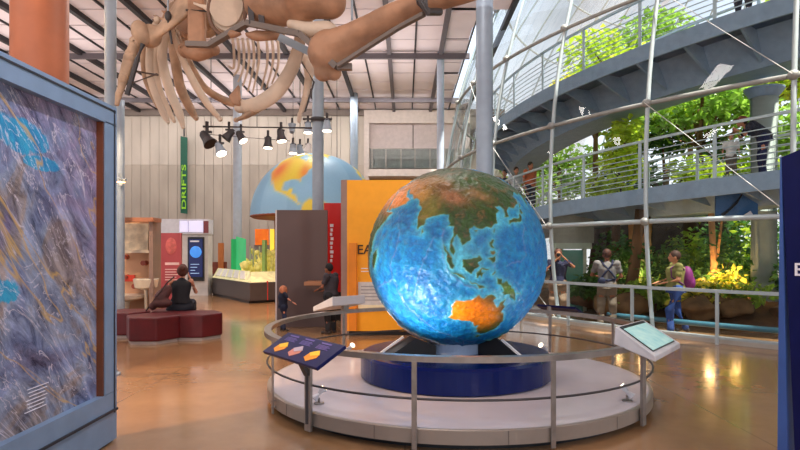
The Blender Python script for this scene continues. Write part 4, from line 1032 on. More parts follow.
# ================================================================ PEOPLE
def M3(*a): return Matrix.Rotation(a[0], 3, 'Z')
BASEP = dict(head=(0, .03, 1.58), neck=(0, .0, 1.44), chest=(0, 0, 1.28), waist=(0, 0, 1.06), hip=(0, 0, .93),
 shL=(-.185, 0, 1.40), shR=(.185, 0, 1.40), elL=(-.25, -.02, 1.11), elR=(.25, -.02, 1.11), wrL=(-.25, .06, .87), wrR=(.25, .06, .87),
 hL=(-.095, 0, .9), hR=(.095, 0, .9), knL=(-.11, .03, .49), knR=(.11, .03, .49), anL=(-.12, 0, .09), anR=(.12, 0, .09))
def person(label, loc, rz, skin, hairc, top, bottom, pose={}, s=1., sleeve=.6, legs=1., shoes=(40, 34, 34), hairlen=0, hat=None, bun=False, vox=.014, hk=1.):
    t = thing('person', label, 'person', loc, rz)
    J = {k: Vector(v) for k, v in {**BASEP, **pose}.items()}
    W = WM[t.name]; T = lambda v: W@(Vector(v)*s)
    def cap(mb, pts, r): mb.capsule([T(p) for p in pts], [x*s for x in r], 12)
    def tr(mb, k):   # torso
        mb.tube([T(J['hip']-Vector((0, 0, .06))), T(J['hip']), T(J['waist']), T(J['chest']), T(J['chest'].lerp(J['neck'], .55)), T(J['neck']-Vector((0, 0, .02)))],
                [(a*s*k, b*s*k) for a, b in ((.13, .10), (.165, .115), (.135, .095), (.165, .11), (.15, .09), (.06, .055))], 16)
    R = W.to_3x3()
    b = MB(); tr(b, .93)
    b.tube([T(J['neck']-Vector((0, 0, .06))), T(J['head'])], [.055*s, .05*s], 12)
    b.ball(T(J['head']+Vector((0, 0, .02))), (.075*s*hk, .095*s*hk, .115*s*hk), 12, 16, R)
    b.ball(T(J['head']+Vector((0, .055, -.05))), (.045*s, .045*s, .05*s), 8, 10, R)
    b.ball(T(J['head']+Vector((0, .1, -.01))), (.012*s, .02*s, .022*s), 6, 8, R)
    for sx in (-1, 1): b.ball(T(J['head']+Vector((sx*.078, 0, 0))), (.012*s, .02*s, .03*s), 6, 8, R)
    for S in 'LR':
        sg = -1 if S == 'L' else 1
        cap(b, [J['sh'+S], J['el'+S]], [.05, .04]); cap(b, [J['el'+S], J['wr'+S]], [.038, .026])
        cap(b, [J['h'+S], J['kn'+S]], [.075, .04]); cap(b, [J['kn'+S], J['an'+S]], [.04, .034])
        f = Vector((0, 1, 0)); an = J['an'+S]
        fd = J.get('ft'+S, Vector((sg*.02, .15, -.055)))
        cap(b, [an+Vector((0, -.03, -.04)), an+fd], [.036, .03])
        d = (J['wr'+S]-J['el'+S]).normalized(); sd = Vector((0, 1, 0)) if abs(d.y) < .8 else Vector((1, 0, 0))
        sd = (sd-d*sd.dot(d)).normalized(); nrm_ = d.cross(sd)
        pc_ = J['wr'+S]+d*.055; Mh = Matrix((sd, nrm_, d)).transposed()
        b.ball(T(pc_), (.04*s, .018*s, .052*s), 8, 12, R@Mh)
        cl = nrm_*(.02 if S == 'L' else -.02)
        for k, ln in enumerate((.062, .074, .07, .055)):
            a_ = pc_+d*.035+sd*(.03-.02*k)
            b.tube([T(a_), T(a_+d*ln*.6+cl*.3), T(a_+d*ln+cl)], [.0095*s, .009*s, .007*s], 6)
        a_ = J['wr'+S]+d*.025+sd*.03; b.tube([T(a_), T(a_+d*.03+sd*.03), T(a_+d*.06+sd*.032+cl*.5)], [.012*s, .0105*s, .008*s], 6)
    body = b.build('body', mat('skin_%d' % skin[0], skin, .55), t, remesh=vox*.8, smooth_it=2)
    # face
    fc = MB()
    for sx in (-1, 1): fc.ball(T(J['head']+Vector((sx*.03, .088, .02))), (.012*s, .008*s, .007*s), 6, 8, R)
    fc.ball(T(J['head']+Vector((0, .097, -.055))), (.022*s, .006*s, .006*s), 6, 8, R)
    fc.build('face_features', mat('face_dark', (60, 30, 26), .5), t)
    c = MB(); tr(c, 1.2)
    for S in 'LR':
        e = J['sh'+S].lerp(J['el'+S], min(1, sleeve*1.0) if sleeve < 1 else 1)
        if sleeve > 0:
            cap(c, [J['sh'+S], e], [.074, .064])
            if sleeve > 1: cap(c, [J['el'+S], J['el'+S].lerp(J['wr'+S], .9)], [.05, .038])
        cap(c, [J['chest'].lerp(J['neck'], .5), J['sh'+S]], [.1, .08 if sleeve > 0 else .03])
        if sleeve > 0: cap(c, [J['chest'], J['sh'+S].lerp(J['el'+S], .25)], [.1, .07])
    c.build('shirt' if sleeve > 0 else 'tank_top', mat('cloth_%d_%d_%d' % top, top, .8, 0, .15, 8), t, remesh=vox, smooth_it=3)
    c = MB()
    c.tube([T(J['hip']-Vector((0, 0, .08))), T(J['hip']+Vector((0, 0, .07)))], [(.2*s, .15*s), (.182*s, .132*s)], 16)
    for S in 'LR':
        cap(c, [J['hip'].lerp(J['h'+S], .8), J['kn'+S]], [.125, .088])
        if legs >= 1: cap(c, [J['kn'+S], J['kn'+S].lerp(J['an'+S], .95)], [.086, .068])
    for S in 'LR': c.ball(T(J['kn'+S]), (.086*s,)*3, 8, 12)
    c.build('trousers', mat('cloth_%d_%d_%d' % bottom, bottom, .8, 0, .15, 8), t, remesh=vox, smooth_it=3)
    for S in 'LR':
        sg = -1 if S == 'L' else 1; an = J['an'+S]; fd = J.get('ft'+S, Vector((sg*.02, .15, -.055)))
        c = MB(); cap(c, [an+Vector((0, -.035, -.045)), an+fd], [.044, .04]); cap(c, [an, an+Vector((0, -.02, -.04))], [.045, .046])
        c.build('shoe', mat('shoe_%d' % shoes[0], shoes, .6), t, remesh=.012)
    c = MB()
    c.ball(T(J['head']+Vector((0, -.018, .042))), (.088*s*hk, .104*s*hk, .112*s*hk), 12, 16, R)
    if hairlen: c.ball(T(J['head']+Vector((0, -.06, -.04-hairlen/2))), (.075*s, .05*s, (.07+hairlen/2)*s), 10, 12, R)
    if bun: c.ball(T(J['head']+Vector((0, -.1, .09))), (.055*s, .05*s, .05*s), 8, 10, R)
    c.build('hair', mat('hair_%d' % hairc[0], hairc, .7, 0, .3, 20), t, remesh=.012, smooth_it=1)
    if hat:
        c = MB().ball(T(J['head']+Vector((0, -.01, .08))), (.095*s, .11*s, .08*s), 8, 14, R)
        c.slab([T(J['head']+Vector(v)) for v in ((-.07, .06, .08), (.07, .06, .08), (.05, .17, .07), (-.05, .17, .07))], (0, 0, .012*s))
        c.build('cap', mat('hat_%d' % hat[0], hat, .7), t)
    return t, J, T

# backpack wearer, walking left, facing left (+Y local -> -X world)
gp = ground(676, 12.0)
t, J, T = person('person in khaki shirt and jeans with purple backpack walking left behind the rail', (gp.x, gp.y, .0), math.radians(80), (196, 132, 96), (66, 36, 22), (134, 130, 70), (36, 66, 130),
  dict(elR=(.27, .06, 1.13), wrR=(.2, .28, 1.05), elL=(-.26, .03, 1.13), wrL=(-.18, .27, 1.06), knL=(-.1, .14, .5), anL=(-.1, .12, .09), knR=(.1, -.04, .49), anR=(.1, -.2, .11)), s=.98, shoes=(60, 50, 44))
t.scale = (1.15, 1.1, 1)
bkp = thing('backpack', 'purple backpack on the back of the walking visitor', 'backpack', T((0, -.2, 1.0)))
R_p = Matrix.Rotation(math.radians(80), 3, 'Z')
MB().ball(T((.02, -.22, 1.16)), (.15, .12, .24), 12, 16, R_p).ball(T((.02, -.3, 1.06)), (.12, .08, .14), 10, 14, R_p).build('bag', mat('purple_bag', (126, 34, 110), .6, 0, .1, 6), bkp, remesh=.014, smooth_it=2)
for sx in (-1, 1): MB().tube([T((sx*.1, -.14, 1.32)), T((sx*.11, -.03, 1.47)), T((sx*.12, .13, 1.36)), T((sx*.13, .12, 1.18)), T((sx*.12, -.12, 1.02))], .017, 8).build('strap', mat('purple_strap', (96, 26, 90), .6), bkp)

gp = ground(607, 13.1)
t, J, T = person('person in grey shirt with dark cross straps standing with back turned behind the rail', (gp.x, gp.y, 0), math.radians(-14), (150, 92, 66), (70, 34, 22), (122, 116, 116), (112, 98, 84),
  dict(elL=(-.28, .1, 1.14), wrL=(-.16, .3, 1.1), elR=(.27, .04, 1.12), wrR=(.2, .26, 1.02)), s=1.0)
t.scale = (1.12, 1.1, 1)
st = thing('shoulder_harness', 'dark harness straps and pouch on the back of the grey-shirted visitor', 'bag', T((0, -.13, 1.0)))
navy_c = mat('strap_navy', (28, 34, 66), .7)
MB().tube([T((.12, .0, 1.47)), T((.1, -.12, 1.38)), T((-.05, -.14, 1.2)), T((-.16, -.12, 1.05))], .022, 8).build('strap', navy_c, st)
MB().tube([T((-.12, .0, 1.47)), T((-.08, -.12, 1.38)), T((.08, -.14, 1.2)), T((.17, -.1, 1.08))], .022, 8).build('strap', navy_c, st)
MB().tube([T((-.17, -.05, 1.04)), T((0, -.14, 1.03)), T((.17, -.05, 1.05))], .03, 8).ball(T((-.12, -.15, 1.02)), (.09, .05, .08), 8, 10).build('waist_pouch', navy_c, st)

gp = ground(558, 14.3)
t, J, T = person('person in navy shirt facing the viewer and holding a camera to the face', (gp.x, gp.y, 0), math.radians(172), (196, 134, 110), (96, 52, 40), (28, 30, 66), (140, 116, 96),
  dict(elL=(-.3, .12, 1.3), wrL=(-.12, .17, 1.5), elR=(.27, .16, 1.22), wrR=(.06, .2, 1.46)), s=1.0)
t.scale = (1.15, 1.1, 1)
cam_ = thing('photo_camera', 'small black camera held to the face of the navy-shirted visitor', 'camera', T((-.01, .17, 1.56)))
MB().box(T((-.01, .185, 1.585)), (.12, .05, .08), math.radians(172)).build('camera_body', black, cam_, bevel=.006)
MB().tube([T((-.01, .2, 1.585)), T((-.01, .27, 1.585))], .03, 14).build('lens', black, cam_)

gp = ground(331, 12.0)
t, J, T = person('person in grey and black vest standing at the shelf in front of the red panel', (gp.x, gp.y, 0), math.radians(62), (150, 98, 80), (16, 12, 14), (60, 56, 64), (22, 20, 26),
  dict(elL=(-.25, .08, 1.14), wrL=(-.16, .3, 1.06), elR=(.25, .08, 1.14), wrR=(.16, .3, 1.04), head=(0, .07, 1.56)), s=.84)
gp = ground(283, 12.4)
t, J, T = person('toddler in dark clothes walking beside the edge of the brown partition', (gp.x, gp.y, 0), math.radians(-60), (214, 140, 110), (196, 120, 84), (24, 28, 50), (30, 34, 60),
  dict(head=(0, .03, 1.5), elR=(.3, .12, 1.2), wrR=(.42, .26, 1.08), knL=(-.12, .1, .5), anL=(-.14, .0, .09)), s=.56, hk=1.5)
# seated woman, back to the viewer
gp = ground(181, 11.9)
t, J, T = person('person in black tank top with brown hair bun sitting on a maroon ottoman', (gp.x, gp.y, 0), math.radians(12), (206, 140, 112), (84, 44, 34), (18, 16, 24), (26, 26, 44),
  dict(head=(.02, .1, 1.2), neck=(.01, .05, 1.06), chest=(0, .03, .92), waist=(0, -.02, .73), hip=(0, -.02, .60), shL=(-.175, .04, 1.02), shR=(.175, .04, 1.02),
       elL=(-.26, .14, .78), wrL=(-.12, .32, .9), elR=(.25, .16, .8), wrR=(.14, .24, 1.04), hL=(-.1, .0, .58), hR=(.1, 0, .58), knL=(-.16, .44, .56), knR=(.14, .44, .56), anL=(-.16, .5, .1), anR=(.16, .5, .1)), s=1.05, sleeve=0)
MB().tube([T((0, -.02, .74)), T((0, .0, .6)), T((0, .04, .485))], [(.15, .11), (.24, .19), (.3, .25)], 18).build('skirt', mat('skirt_black', (22, 22, 34), .8), t, smooth=True)
MB().ball(T((.02, .05, 1.22)), (.11, .12, .12), 10, 12).ball(T((.03, -.05, 1.27)), (.07, .07, .06), 8, 10).build('hair_bun', mat('hair_84', (84, 44, 34)), t, remesh=.012, smooth_it=1)
bg = thing('slumped_bag', 'dusty brown soft bag slumped beside the seated woman', 'bag', ground(162, 11.6)+Vector((0, 0, .49)))
p = P(166, 292, 11.85)
MB().capsule([P(153, 306, 11.6), P(160, 299, 11.62), P(167, 290, 11.7)], [.08, .14, .1], 14).ball(P(162, 303, 11.6), (.2, .14, .1), 10, 14).build('bag_body', mat('bag_maroon_brown', (84, 44, 42), .7, 0, .3, 5), bg, remesh=.015, smooth_it=4)
MB().tube([P(146, 311, 11.6), P(157, 296, 11.5), P(167, 283, 11.6), P(174, 277, 11.8)], .014, 8).build('strap', mat('bag_strap', (60, 40, 40), .7), bg)

# people on the ramps
def on_ramp(px, zf, r, label, rz, skin, hair, top, bottom, **k):
    kx = (px-CX)/F; a = 1+kx*kx; b = -2*(kx*DC[0]+DC[1]); c = DC[0]**2+DC[1]**2-r*r
    d = (-b-math.sqrt(b*b-4*a*c))/2/a
    az = math.atan2(d-DC[1], kx*d-DC[0])
    return person(label, (kx*d, d, zf(az % (2*PI))-.04), rz, skin, hair, top, bottom, vox=.02, **k)
on_ramp(763, z_lo, 14.6, 'person in dark shirt and cap leaning on the lower ramp railing', math.radians(70), (190, 130, 100), (50, 30, 24), (36, 40, 56), (30, 40, 80), hat=(120, 60, 40), s=.9, pose=dict(head=(0, .42, 1.3), neck=(0, .34, 1.22), chest=(0, .22, 1.16), waist=(0, .04, 1.04), hip=(0, -.04, .93), shL=(-.18, .29, 1.2), shR=(.18, .29, 1.2), elL=(-.26, .4, .98), wrL=(-.12, .52, 1.1), elR=(.26, .4, .98), wrR=(.12, .52, 1.1)))
on_ramp(731, z_lo, 14.5, 'person in white shirt on the lower ramp left of the capped visitor', math.radians(160), (200, 140, 110), (90, 56, 40), (226, 226, 224), (120, 110, 100), s=.62)
on_ramp(744, z_up, 14.7, 'person in dark blue shirt standing on the upper ramp', math.radians(120), (190, 130, 100), (40, 30, 24), (40, 46, 84), (40, 40, 50), s=.98)
on_ramp(778, z_up, 14.7, 'person in light blue shirt standing at the right end of the upper ramp', math.radians(200), (200, 140, 110), (60, 40, 30), (80, 170, 200), (60, 60, 70), s=.9)
on_ramp(516, z_lo, 14.7, 'person in white shirt at the far end of the lower ramp behind the globe', math.radians(190), (190, 130, 100), (40, 30, 24), (210, 214, 226), (70, 80, 110), s=.98)
on_ramp(530, z_lo, 14.7, 'person in orange shirt on the far lower ramp right of the white-shirted one', math.radians(210), (190, 130, 100), (40, 30, 24), (206, 110, 70), (60, 60, 80), s=.95)
on_ramp(505, z_lo, 14.9, 'person in dark clothes at the farthest end of the lower ramp', math.radians(150), (190, 130, 100), (30, 24, 24), (50, 44, 56), (40, 40, 50), s=.98)

# ================================================================ WHALE SKELETON
bone = mat('bone_tan', (178, 148, 124), .65, 0, .26, 5, .25, 12)
bone_o = mat('bone_orange', (162, 122, 96), .65, 0, .26, 4, .25, 10)
bone_w = mat('bone_pale', (206, 186, 168), .6, 0, .1, 4, .2, 14)
wh = thing('whale_skeleton', 'suspended whale skeleton with ribs, flipper and long jaw bone under the ceiling', 'skeleton', P(240, 100, 7))
def br(ls, d=7., n=12, flat=.75, cap=True):     # list of (px, py, width px[, depth])
    pts = [P(a[0], a[1], a[3] if len(a) > 3 else d) for a in ls]
    rs = [a[2]/2*(a[3] if len(a) > 3 else d)/F for a in ls]
    return pts, rs
def smooth_pts(pts, rs, k=5):
    o, r = [], []
    n = len(pts)
    for i in range(n-1):
        p0, p1, p2, p3 = pts[max(i-1, 0)], pts[i], pts[i+1], pts[min(i+2, n-1)]
        for j in range(k):
            t_ = j/k; o.append(.5*((2*p1)+(p2-p0)*t_+(2*p0-5*p1+4*p2-p3)*t_**2+(3*p1-p0-3*p2+p3)*t_**3)); r.append(rs[i]*(1-t_)+rs[i+1]*t_)
    return o+[pts[-1]], r+[rs[-1]]
def bonepart(name, ls, m, d=7., flat=.8, parent=None, remesh=0, extra=None, rnd=True):
    p, r = smooth_pts(*br(ls, d)); mb = MB().tube(p, r, 14, flat=flat)
    if rnd: mb.ball(p[0], (r[0],)*3, 8, 12).ball(p[-1], (r[-1],)*3, 8, 12)
    if extra: extra(mb)
    return mb.build(name, m, parent or wh, smooth=True, remesh=remesh, smooth_it=3 if remesh else 0)
# shoulder blade + flipper
bonepart('shoulder_blade', [(206, -26, 60, 7.3), (188, 2, 44, 7.1), (166, 26, 26, 7), (150, 36, 24, 7)], bone, flat=.35, remesh=.03)
MB().ball(P(141, 33, 6.9), (.105, .12, .15), 12, 18, Matrix.Rotation(math.radians(-18), 3, 'Y')).build('shoulder_joint', bone, wh, smooth=True)
bonepart('flipper_bone', [(136, 42, 13), (131, 54, 12)], bone, 6.9, .8)
bonepart('flipper_bone', [(130, 58, 13), (127, 68, 12), (124, 77, 10)], bone, 6.9, .8)
bonepart('flipper_bone', [(123, 80, 9.5), (121, 88, 7), (119, 94, 7)], bone, 6.9, .8)
bonepart('flipper_bone', [(118.5, 96, 6.5), (117, 104, 4.5)], bone, 6.9, .8)
MB().tube([P(143, 44, 6.85), P(137, 60, 6.85), P(127, 95, 6.85)], .03, 8).build('flipper_rod', dark_steel, wh)
MB().tube([P(133, 71, 6.9), P(158, 75, 7.2)], .015, 6).tube([P(127, 85, 6.9), P(157, 74, 7.2)], .015, 6).build('tie_rod', taupe_steel, wh)
ribs = [[(157, 20, 5), (150, 48, 6), (151, 80, 6), (163, 112, 6), (168, 122, 3)], [(154, 26, 4), (144, 50, 5), (146, 80, 5), (158, 106, 4)],
 [(170, 24, 6), (162, 55, 8), (169, 88, 8), (179, 113, 7), (183, 127, 3)], [(170, 26, 6), (174, 52, 8), (180, 86, 8), (190, 108, 7), (196, 118, 4)],
 [(172, 30, 6), (183, 60, 7), (196, 86, 8), (209, 106, 7), (220, 119, 4)], [(176, 34, 6), (190, 64, 8), (205, 88, 8), (226, 101, 8), (240, 104, 8)],
 [(160, 24, 5), (155, 56, 6), (158, 86, 6), (168, 110, 5), (174, 121, 3)]]
for k, r_ in enumerate(ribs):
    bonepart('rib', [(a, b, w*1.35, 7.1+.25*(k % 4)+.004*b) for a, b, w in r_], bone if k % 2 else bone_w, flat=.5)
bonepart('front_rib', [(300, 34, 10, 6.9), (298, 50, 13, 6.9), (290, 72, 14, 7), (276, 92, 15, 7.1), (258, 104, 15, 7.2), (240, 107, 12, 7.3)], bone_w, flat=.5)
bonepart('breast_bone', [(278, 94, 8, 7.3), (262, 106, 14, 7.3), (246, 116, 10, 7.3), (236, 120, 5, 7.3)], bone, flat=.5)
MB().slab([P(228, 96, 7.2), P(238, 84, 7.2), P(240, 106, 7.2), P(232, 104, 7.2)], (0, .1, 0)).build('breast_plate', bone_o, wh, bevel=.02)
for k in range(9):
    x = 232.5+k*5.0+(.6*k if k > 5 else 0); e = [66, 76, 82, 86, 92, 93, 90, 88, 84][k]
    bonepart('rear_rib', [(x, 38, 2.6), (x+1.5, 52, 2.8), (x+1-k*.1, 68, 2.4), (x-4-k*.2, e, 1.6)], bone_w, 9.0, .6, rnd=False)
# vertebrae
def vert(px, py, r, d, ln, m, tilt=12):
    c = P(px, py, d); M = Matrix.Rotation(math.radians(tilt), 3, 'Z')@Matrix.Rotation(PI/2, 3, 'X')
    vs = []
    mb = MB(); ax = Matrix.Rotation(math.radians(tilt), 3, 'Z')@Vector((0, 1, 0))
    p = [c-ax*ln/2, c-ax*ln*.38, c, c+ax*ln*.38, c+ax*ln/2]
    mb.tube(p, [(r*.88, r*1.2), (r, r*1.36), (r*.9, r*1.24), (r, r*1.36), (r*.88, r*1.2)], 28)
    up = Vector((0, 0, 1))
    mb.tube([c+up*r, c+up*r*2.6], [(r*.2, r*.5), (r*.12, r*.6)], 10)
    for sx in (-1, 1): mb.tube([c+Vector((sx*r*.8, 0, 0)), c+Vector((sx*r*2., .1, .12))], [(r*.3, r*.25), (r*.2, r*.12)], 10)
    return mb.build('vertebra', m, wh, smooth=False, bevel=.01)
vert(227, 10, .215, 6.85, .34, bone_w)
MB().tube([P(227, 10, 6.66)+Vector((.21*math.cos(2*PI*k/24), 0, .29*math.sin(2*PI*k/24))) for k in range(24)], .022, 8, closed=True).build('vertebra_rim', mat('bone_dark', (112, 84, 70), .7), wh, smooth=True)
for k, (x, y, r, d) in enumerate([(205, 14, .19, 7.35), (190, 18, .19, 7.8), (180, 22, .19, 8.3), (176, 26, .18, 8.8)]):
    vert(x, y, r, d, .34, bone_o if k % 2 else bone)
MB().box(P(197, 20, 6.95), (.2, .12, .62), .1).build('neck_block', bone_o, wh, bevel=.03)
MB().tube([P(186, 10, 6.9), P(206, 11, 6.88)], .012, 6).build('strap_line', dark_steel, wh)
bonepart('neck_bone', [(186, 50, 16, 7.1), (198, 54, 18, 7), (214, 50, 12, 7)], bone_o, flat=.8)
# skull
def sk(mb):
    for ls in ([(270, -20, 40, 6.4), (300, -6, 50, 6.2), (330, 2, 34, 6.2)], [(232, 34, 10, 6.5), (256, 36, 12, 6.5), (282, 36, 8, 6.5)]):
        p, r = br(ls); mb.capsule(p, r, 14)
bonepart('skull', [(268, 2, 50, 6.5), (285, 8, 44, 6.4), (300, 6, 38, 6.3)], bone_o, remesh=.03, extra=sk)
bonepart('cheek_bone', [(292, 24, 12, 6.3), (308, 30, 20, 6.2), (328, 30, 22, 6.2), (338, 40, 14, 6.2)], bone_w, remesh=.025)
bonepart('jaw_bone', [(329, 52, 44, 6.1), (337, 46, 43, 6.05), (352, 38, 36, 6), (371, 27, 31, 5.9), (398, 13, 29, 5.8), (436, 0, 27, 5.6), (480, -13, 27, 5.4), (540, -40, 26, 5.2)], bone_o, flat=.75, remesh=.025,
  extra=lambda mb: mb.ball(P(323, 72, 6.1), (.1, .1, .1)).ball(P(334, 74, 6.1), (.08, .08, .07)).capsule([P(326, 68, 6.1), P(332, 56, 6.1)], [.08, .12]))
MB().ball(P(417, -8, 5.6), (.03, .03, .03)) if False else None
def bm_(pts, w, h, m, name='steel_bar'):
    mb = MB()
    for a_, b_ in zip(pts, pts[1:]): mb.beam(P(*a_), P(*b_), w, h)
    mb.build(name, m, wh)
bm_([(186, 44, 6.75), (210, 45, 6.75), (247, 23, 6.4), (300, 34, 6.1), (337, 67, 5.95), (352, 67, 5.95)], .07, .06, taupe_steel)
bm_([(281, 38, 6.5), (320, 57, 6.3)], .09, .08, steel)
bm_([(338, 66, 5.9), (371, 45, 5.75), (398, 28, 5.6), (424, 14, 5.4)], .05, .035, taupe_steel, 'jaw_support')
MB().arc((0, 0), 0, 2*PI, [(.155, -.03), (.18, -.03), (.18, .03), (.155, .03)], 24)
for x, y, d, L_ in ((252, 24, 6.35, -20), (262, 26, 6.35, -20), (425, 10, 5.5, -30)):
    MB().beam(P(x, y, d), P(x-3, L_, d), .06, .03).build('hanger_strap', dark_steel, wh)
MB().tube([P(417, -10, 5.5), P(420, 2, 5.35), P(428, 12, 5.35), P(440, 12, 5.5)], .035, 10).build('clamp', dark_steel, wh)
for (x, y, d) in ((168, 20, 7), (352, 20, 6.1), (436, -14, 5.6), (223, -14, 6.9)):
    p = P(x, y, d); MB().tube([p, Vector((p.x, p.y, 8.5))], .012, 6).build('hanging_cable', steel, wh)
MB().ball(P(168, 16, 6.9), (.04, .04, .06), 8, 10).tube([P(168, 20, 6.9), P(172, 44, 7.0)], .015, 6).build('shackle', dark_steel, wh)
# other flipper
for a_ in ([(306, 58, 10), (309, 68, 11), (309, 76, 9)], [(309, 79, 9), (307, 88, 7), (306, 94, 7)], [(305.5, 97, 7), (303, 106, 6), (301, 112, 5)], [(300, 114, 5), (299, 121, 4)]):
    bonepart('far_flipper_bone', a_, bone_w, 8.6, .8)
MB().tube([P(300, 60, 8.55), P(314, 82, 8.55), P(305, 112, 8.55)], .014, 6).build('flipper_rod', dark_steel, wh)

# ================================================================ TRACK LIGHTS
tk = thing('lighting_track', 'thin horizontal lighting pipe carrying spotlights in front of the concrete wall', 'pipe', P(257, 128, 12))
MB().tube([P(203, 126.5, 12), P(312, 128, 12)], .022, 8).build('pipe', dark_steel, tk)
MB().tube([P(203, 134, 12.2), P(290, 141, 12.2)], .008, 6).build('cable', dark_steel, tk)
for x in (211, 257, 300): MB().tube([P(x, 127, 12), Vector((P(x, 127, 12).x, 12, 8.2))], .008, 6).build('hanger', dark_steel, tk)
def tlight(px, py, d, aim, label, m, s=1., on_=True):
    s *= .78; p = P(px, py, d); t = thing('track_spotlight', label, 'spotlight', p, 0, 'spotlights hung below the ceiling')
    dv = Vector(aim).normalized()
    MB().tube([p+Vector((0, 0, .3*s)), p+Vector((0, 0, .12*s))], .03*s, 8).box(p+Vector((0, 0, .12*s)), (.16*s, .05*s, .04*s)).build('yoke', dark_steel, t)
    b = MB().tube([p-dv*.16*s, p-dv*.12*s, p-dv*.0*s, p+dv*.12*s], [.05*s, .075*s, .085*s, .125*s], 16).build('lamp_head', m, t, smooth=False)
    MB().tube([p+dv*.121*s, p+dv*.128*s], .105*s, 16).build('lens', mat('track_lens', (255, 240, 220), .3, emit=(255, 240, 224), estr=3) if on_ else black, b)
    return t
TL = [(207, 139, 11.9, (.7, -.3, -.9), 'dark barn-door spotlight at the left end of the track', dark_steel, 1.5, False),
 (220, 149, 11.8, (.35, -.3, -.8), 'brightly lit silver spotlight hanging lowest on the left of the track', steel, 1.25, True),
 (229, 135, 12, (-.6, -.2, -.8), 'dark unlit spotlight right of the bright silver one', dark_steel, 1.15, False),
 (241, 137, 12, (.5, -.2, -.8), 'lit dark spotlight just right of the concrete wall column', dark_steel, 1.1, True),
 (268, 143, 12, (0, -.1, -1), 'lit spotlight hanging alone in the middle of the track', dark_steel, 1.1, True),
 (281, 136, 12, (.15, -.1, -1), 'lit spotlight second from the right cluster', dark_steel, 1.2, True),
 (293, 149, 12.3, (0, -.1, -1), 'lit spotlight lowest in the right cluster', steel, 1., True),
 (300, 150, 12.6, (.2, .2, -1), 'grey spotlight body beside the column in the right cluster', steel, 1., True),
 (292, 128, 12.3, (0, .1, 1), 'grey upturned spotlight at the top of the right cluster', steel, .9, False),
 (308, 148, 13, (-.4, .2, -1), 'pale spotlight tucked left of the lamp column', white_paint, .9, False),
 (308, 128, 13.6, (0, -.1, -1), 'lit spotlight clamped left on the lamp column', steel, 1.2, True),
 (327, 126, 13.8, (0, -.1, -1), 'lit spotlight clamped right on the lamp column', steel, 1.3, True)]
for a_ in TL: tlight(*a_)
cb = thing('clamp_bracket', 'steel clamp cross bar on the lamp column holding two spotlights', 'bracket', P(318, 120, 14))
MB().tube([P(303, 119, 14.0), P(332, 119, 14.0)], .03, 8).build('cross_bar', dark_steel, cb)
MB().lathe(P(318, 120, 14.6), [(.15, -.05), (.18, -.05), (.18, .05), (.15, .05)], 24).build('collar', dark_steel, cb)
# blue light spot marks on the floor = projected lights (real spots below)

# ================================================================ LIGHTING
w = bpy.data.worlds.new('World'); bpy.context.scene.world = w; w.use_nodes = True
N, L = w.node_tree.nodes, w.node_tree.links; bgd = N['Background']
tc = N.new('ShaderNodeTexCoord'); sp = N.new('ShaderNodeSeparateXYZ'); L.new(tc.outputs['Generated'], sp.inputs[0])
cr = N.new('ShaderNodeValToRGB'); cr.color_ramp.elements[0].position = .45; cr.color_ramp.elements[0].color = (.92, .84, .78, 1)
cr.color_ramp.elements[1].position = .9; cr.color_ramp.elements[1].color = (1.3, 1.6, 2.1, 1)
e = cr.color_ramp.elements.new(.55); e.color = (.88, .9, .95, 1)
mr = N.new('ShaderNodeMapRange'); mr.inputs[1].default_value = -1; mr.inputs[2].default_value = 1
L.new(sp.outputs['Z'], mr.inputs[0]); L.new(mr.outputs[0], cr.inputs['Fac'])
nz_ = N.new('ShaderNodeTexNoise'); nz_.inputs['Scale'].default_value = 3.5; nz_.inputs['Detail'].default_value = 6; L.new(tc.outputs['Generated'], nz_.inputs['Vector'])
mr2 = N.new('ShaderNodeMapRange'); mr2.inputs[1].default_value = .35; mr2.inputs[2].default_value = .7; mr2.inputs[3].default_value = .6; mr2.inputs[4].default_value = 1.5
L.new(nz_.outputs['Fac'], mr2.inputs[0])
vm = N.new('ShaderNodeVectorMath'); vm.operation = 'SCALE'; L.new(cr.outputs['Color'], vm.inputs[0]); L.new(mr2.outputs[0], vm.inputs['Scale'])
L.new(vm.outputs[0], bgd.inputs['Color']); bgd.inputs['Strength'].default_value = 1.05

def light(kind, name, loc, energy, color, aim=None, **k):
    l = bpy.data.lights.new(name, kind); l.energy = energy; l.color = color
    for a_, v in k.items(): setattr(l, a_, v)
    o = bpy.data.objects.new(name, l); col.objects.link(o); o.location = loc
    if aim is not None: o.rotation_euler = (Vector(aim)-Vector(loc)).to_track_quat('-Z', 'Y').to_euler()
    return o
WARM = (1, .72, .45); NEU = (1, .95, .9)
light('SUN', 'sun', (30, 10, 40), 15., (1, .94, .8), aim=(29.7, 10.3, 39), angle=.03)
for i, (h, dvv) in enumerate(uls):
    light('SPOT', 'stage_spot_beam', h, (240, 40, 25, 25)[i], NEU, aim=h+dvv, spot_size=1.1, spot_blend=.6, shadow_soft_size=.04)
# added fill lights under the ceiling, no fixtures there
for x, y in ((-5, 1), (1, -3), (-8.5, 6), (0, 9), (-10, 13), (-4, 15), (-12, 20), (-3, 22)):
    light('AREA', 'ceiling_fill', (x, y, 7.9), 150, (1, .94, .88), aim=(x, y, 0), shape='RECTANGLE', size=2.2, size_y=.6)
for x in (-14, -9, -4, 0):  # added fill to brighten the back wall, no fixture there
    light('AREA', 'wall_fill', (x, 25.0, 8.0), 110, (1, .96, .92), aim=(x, 28.6, 3.5), shape='RECTANGLE', size=3.5, size_y=.4)
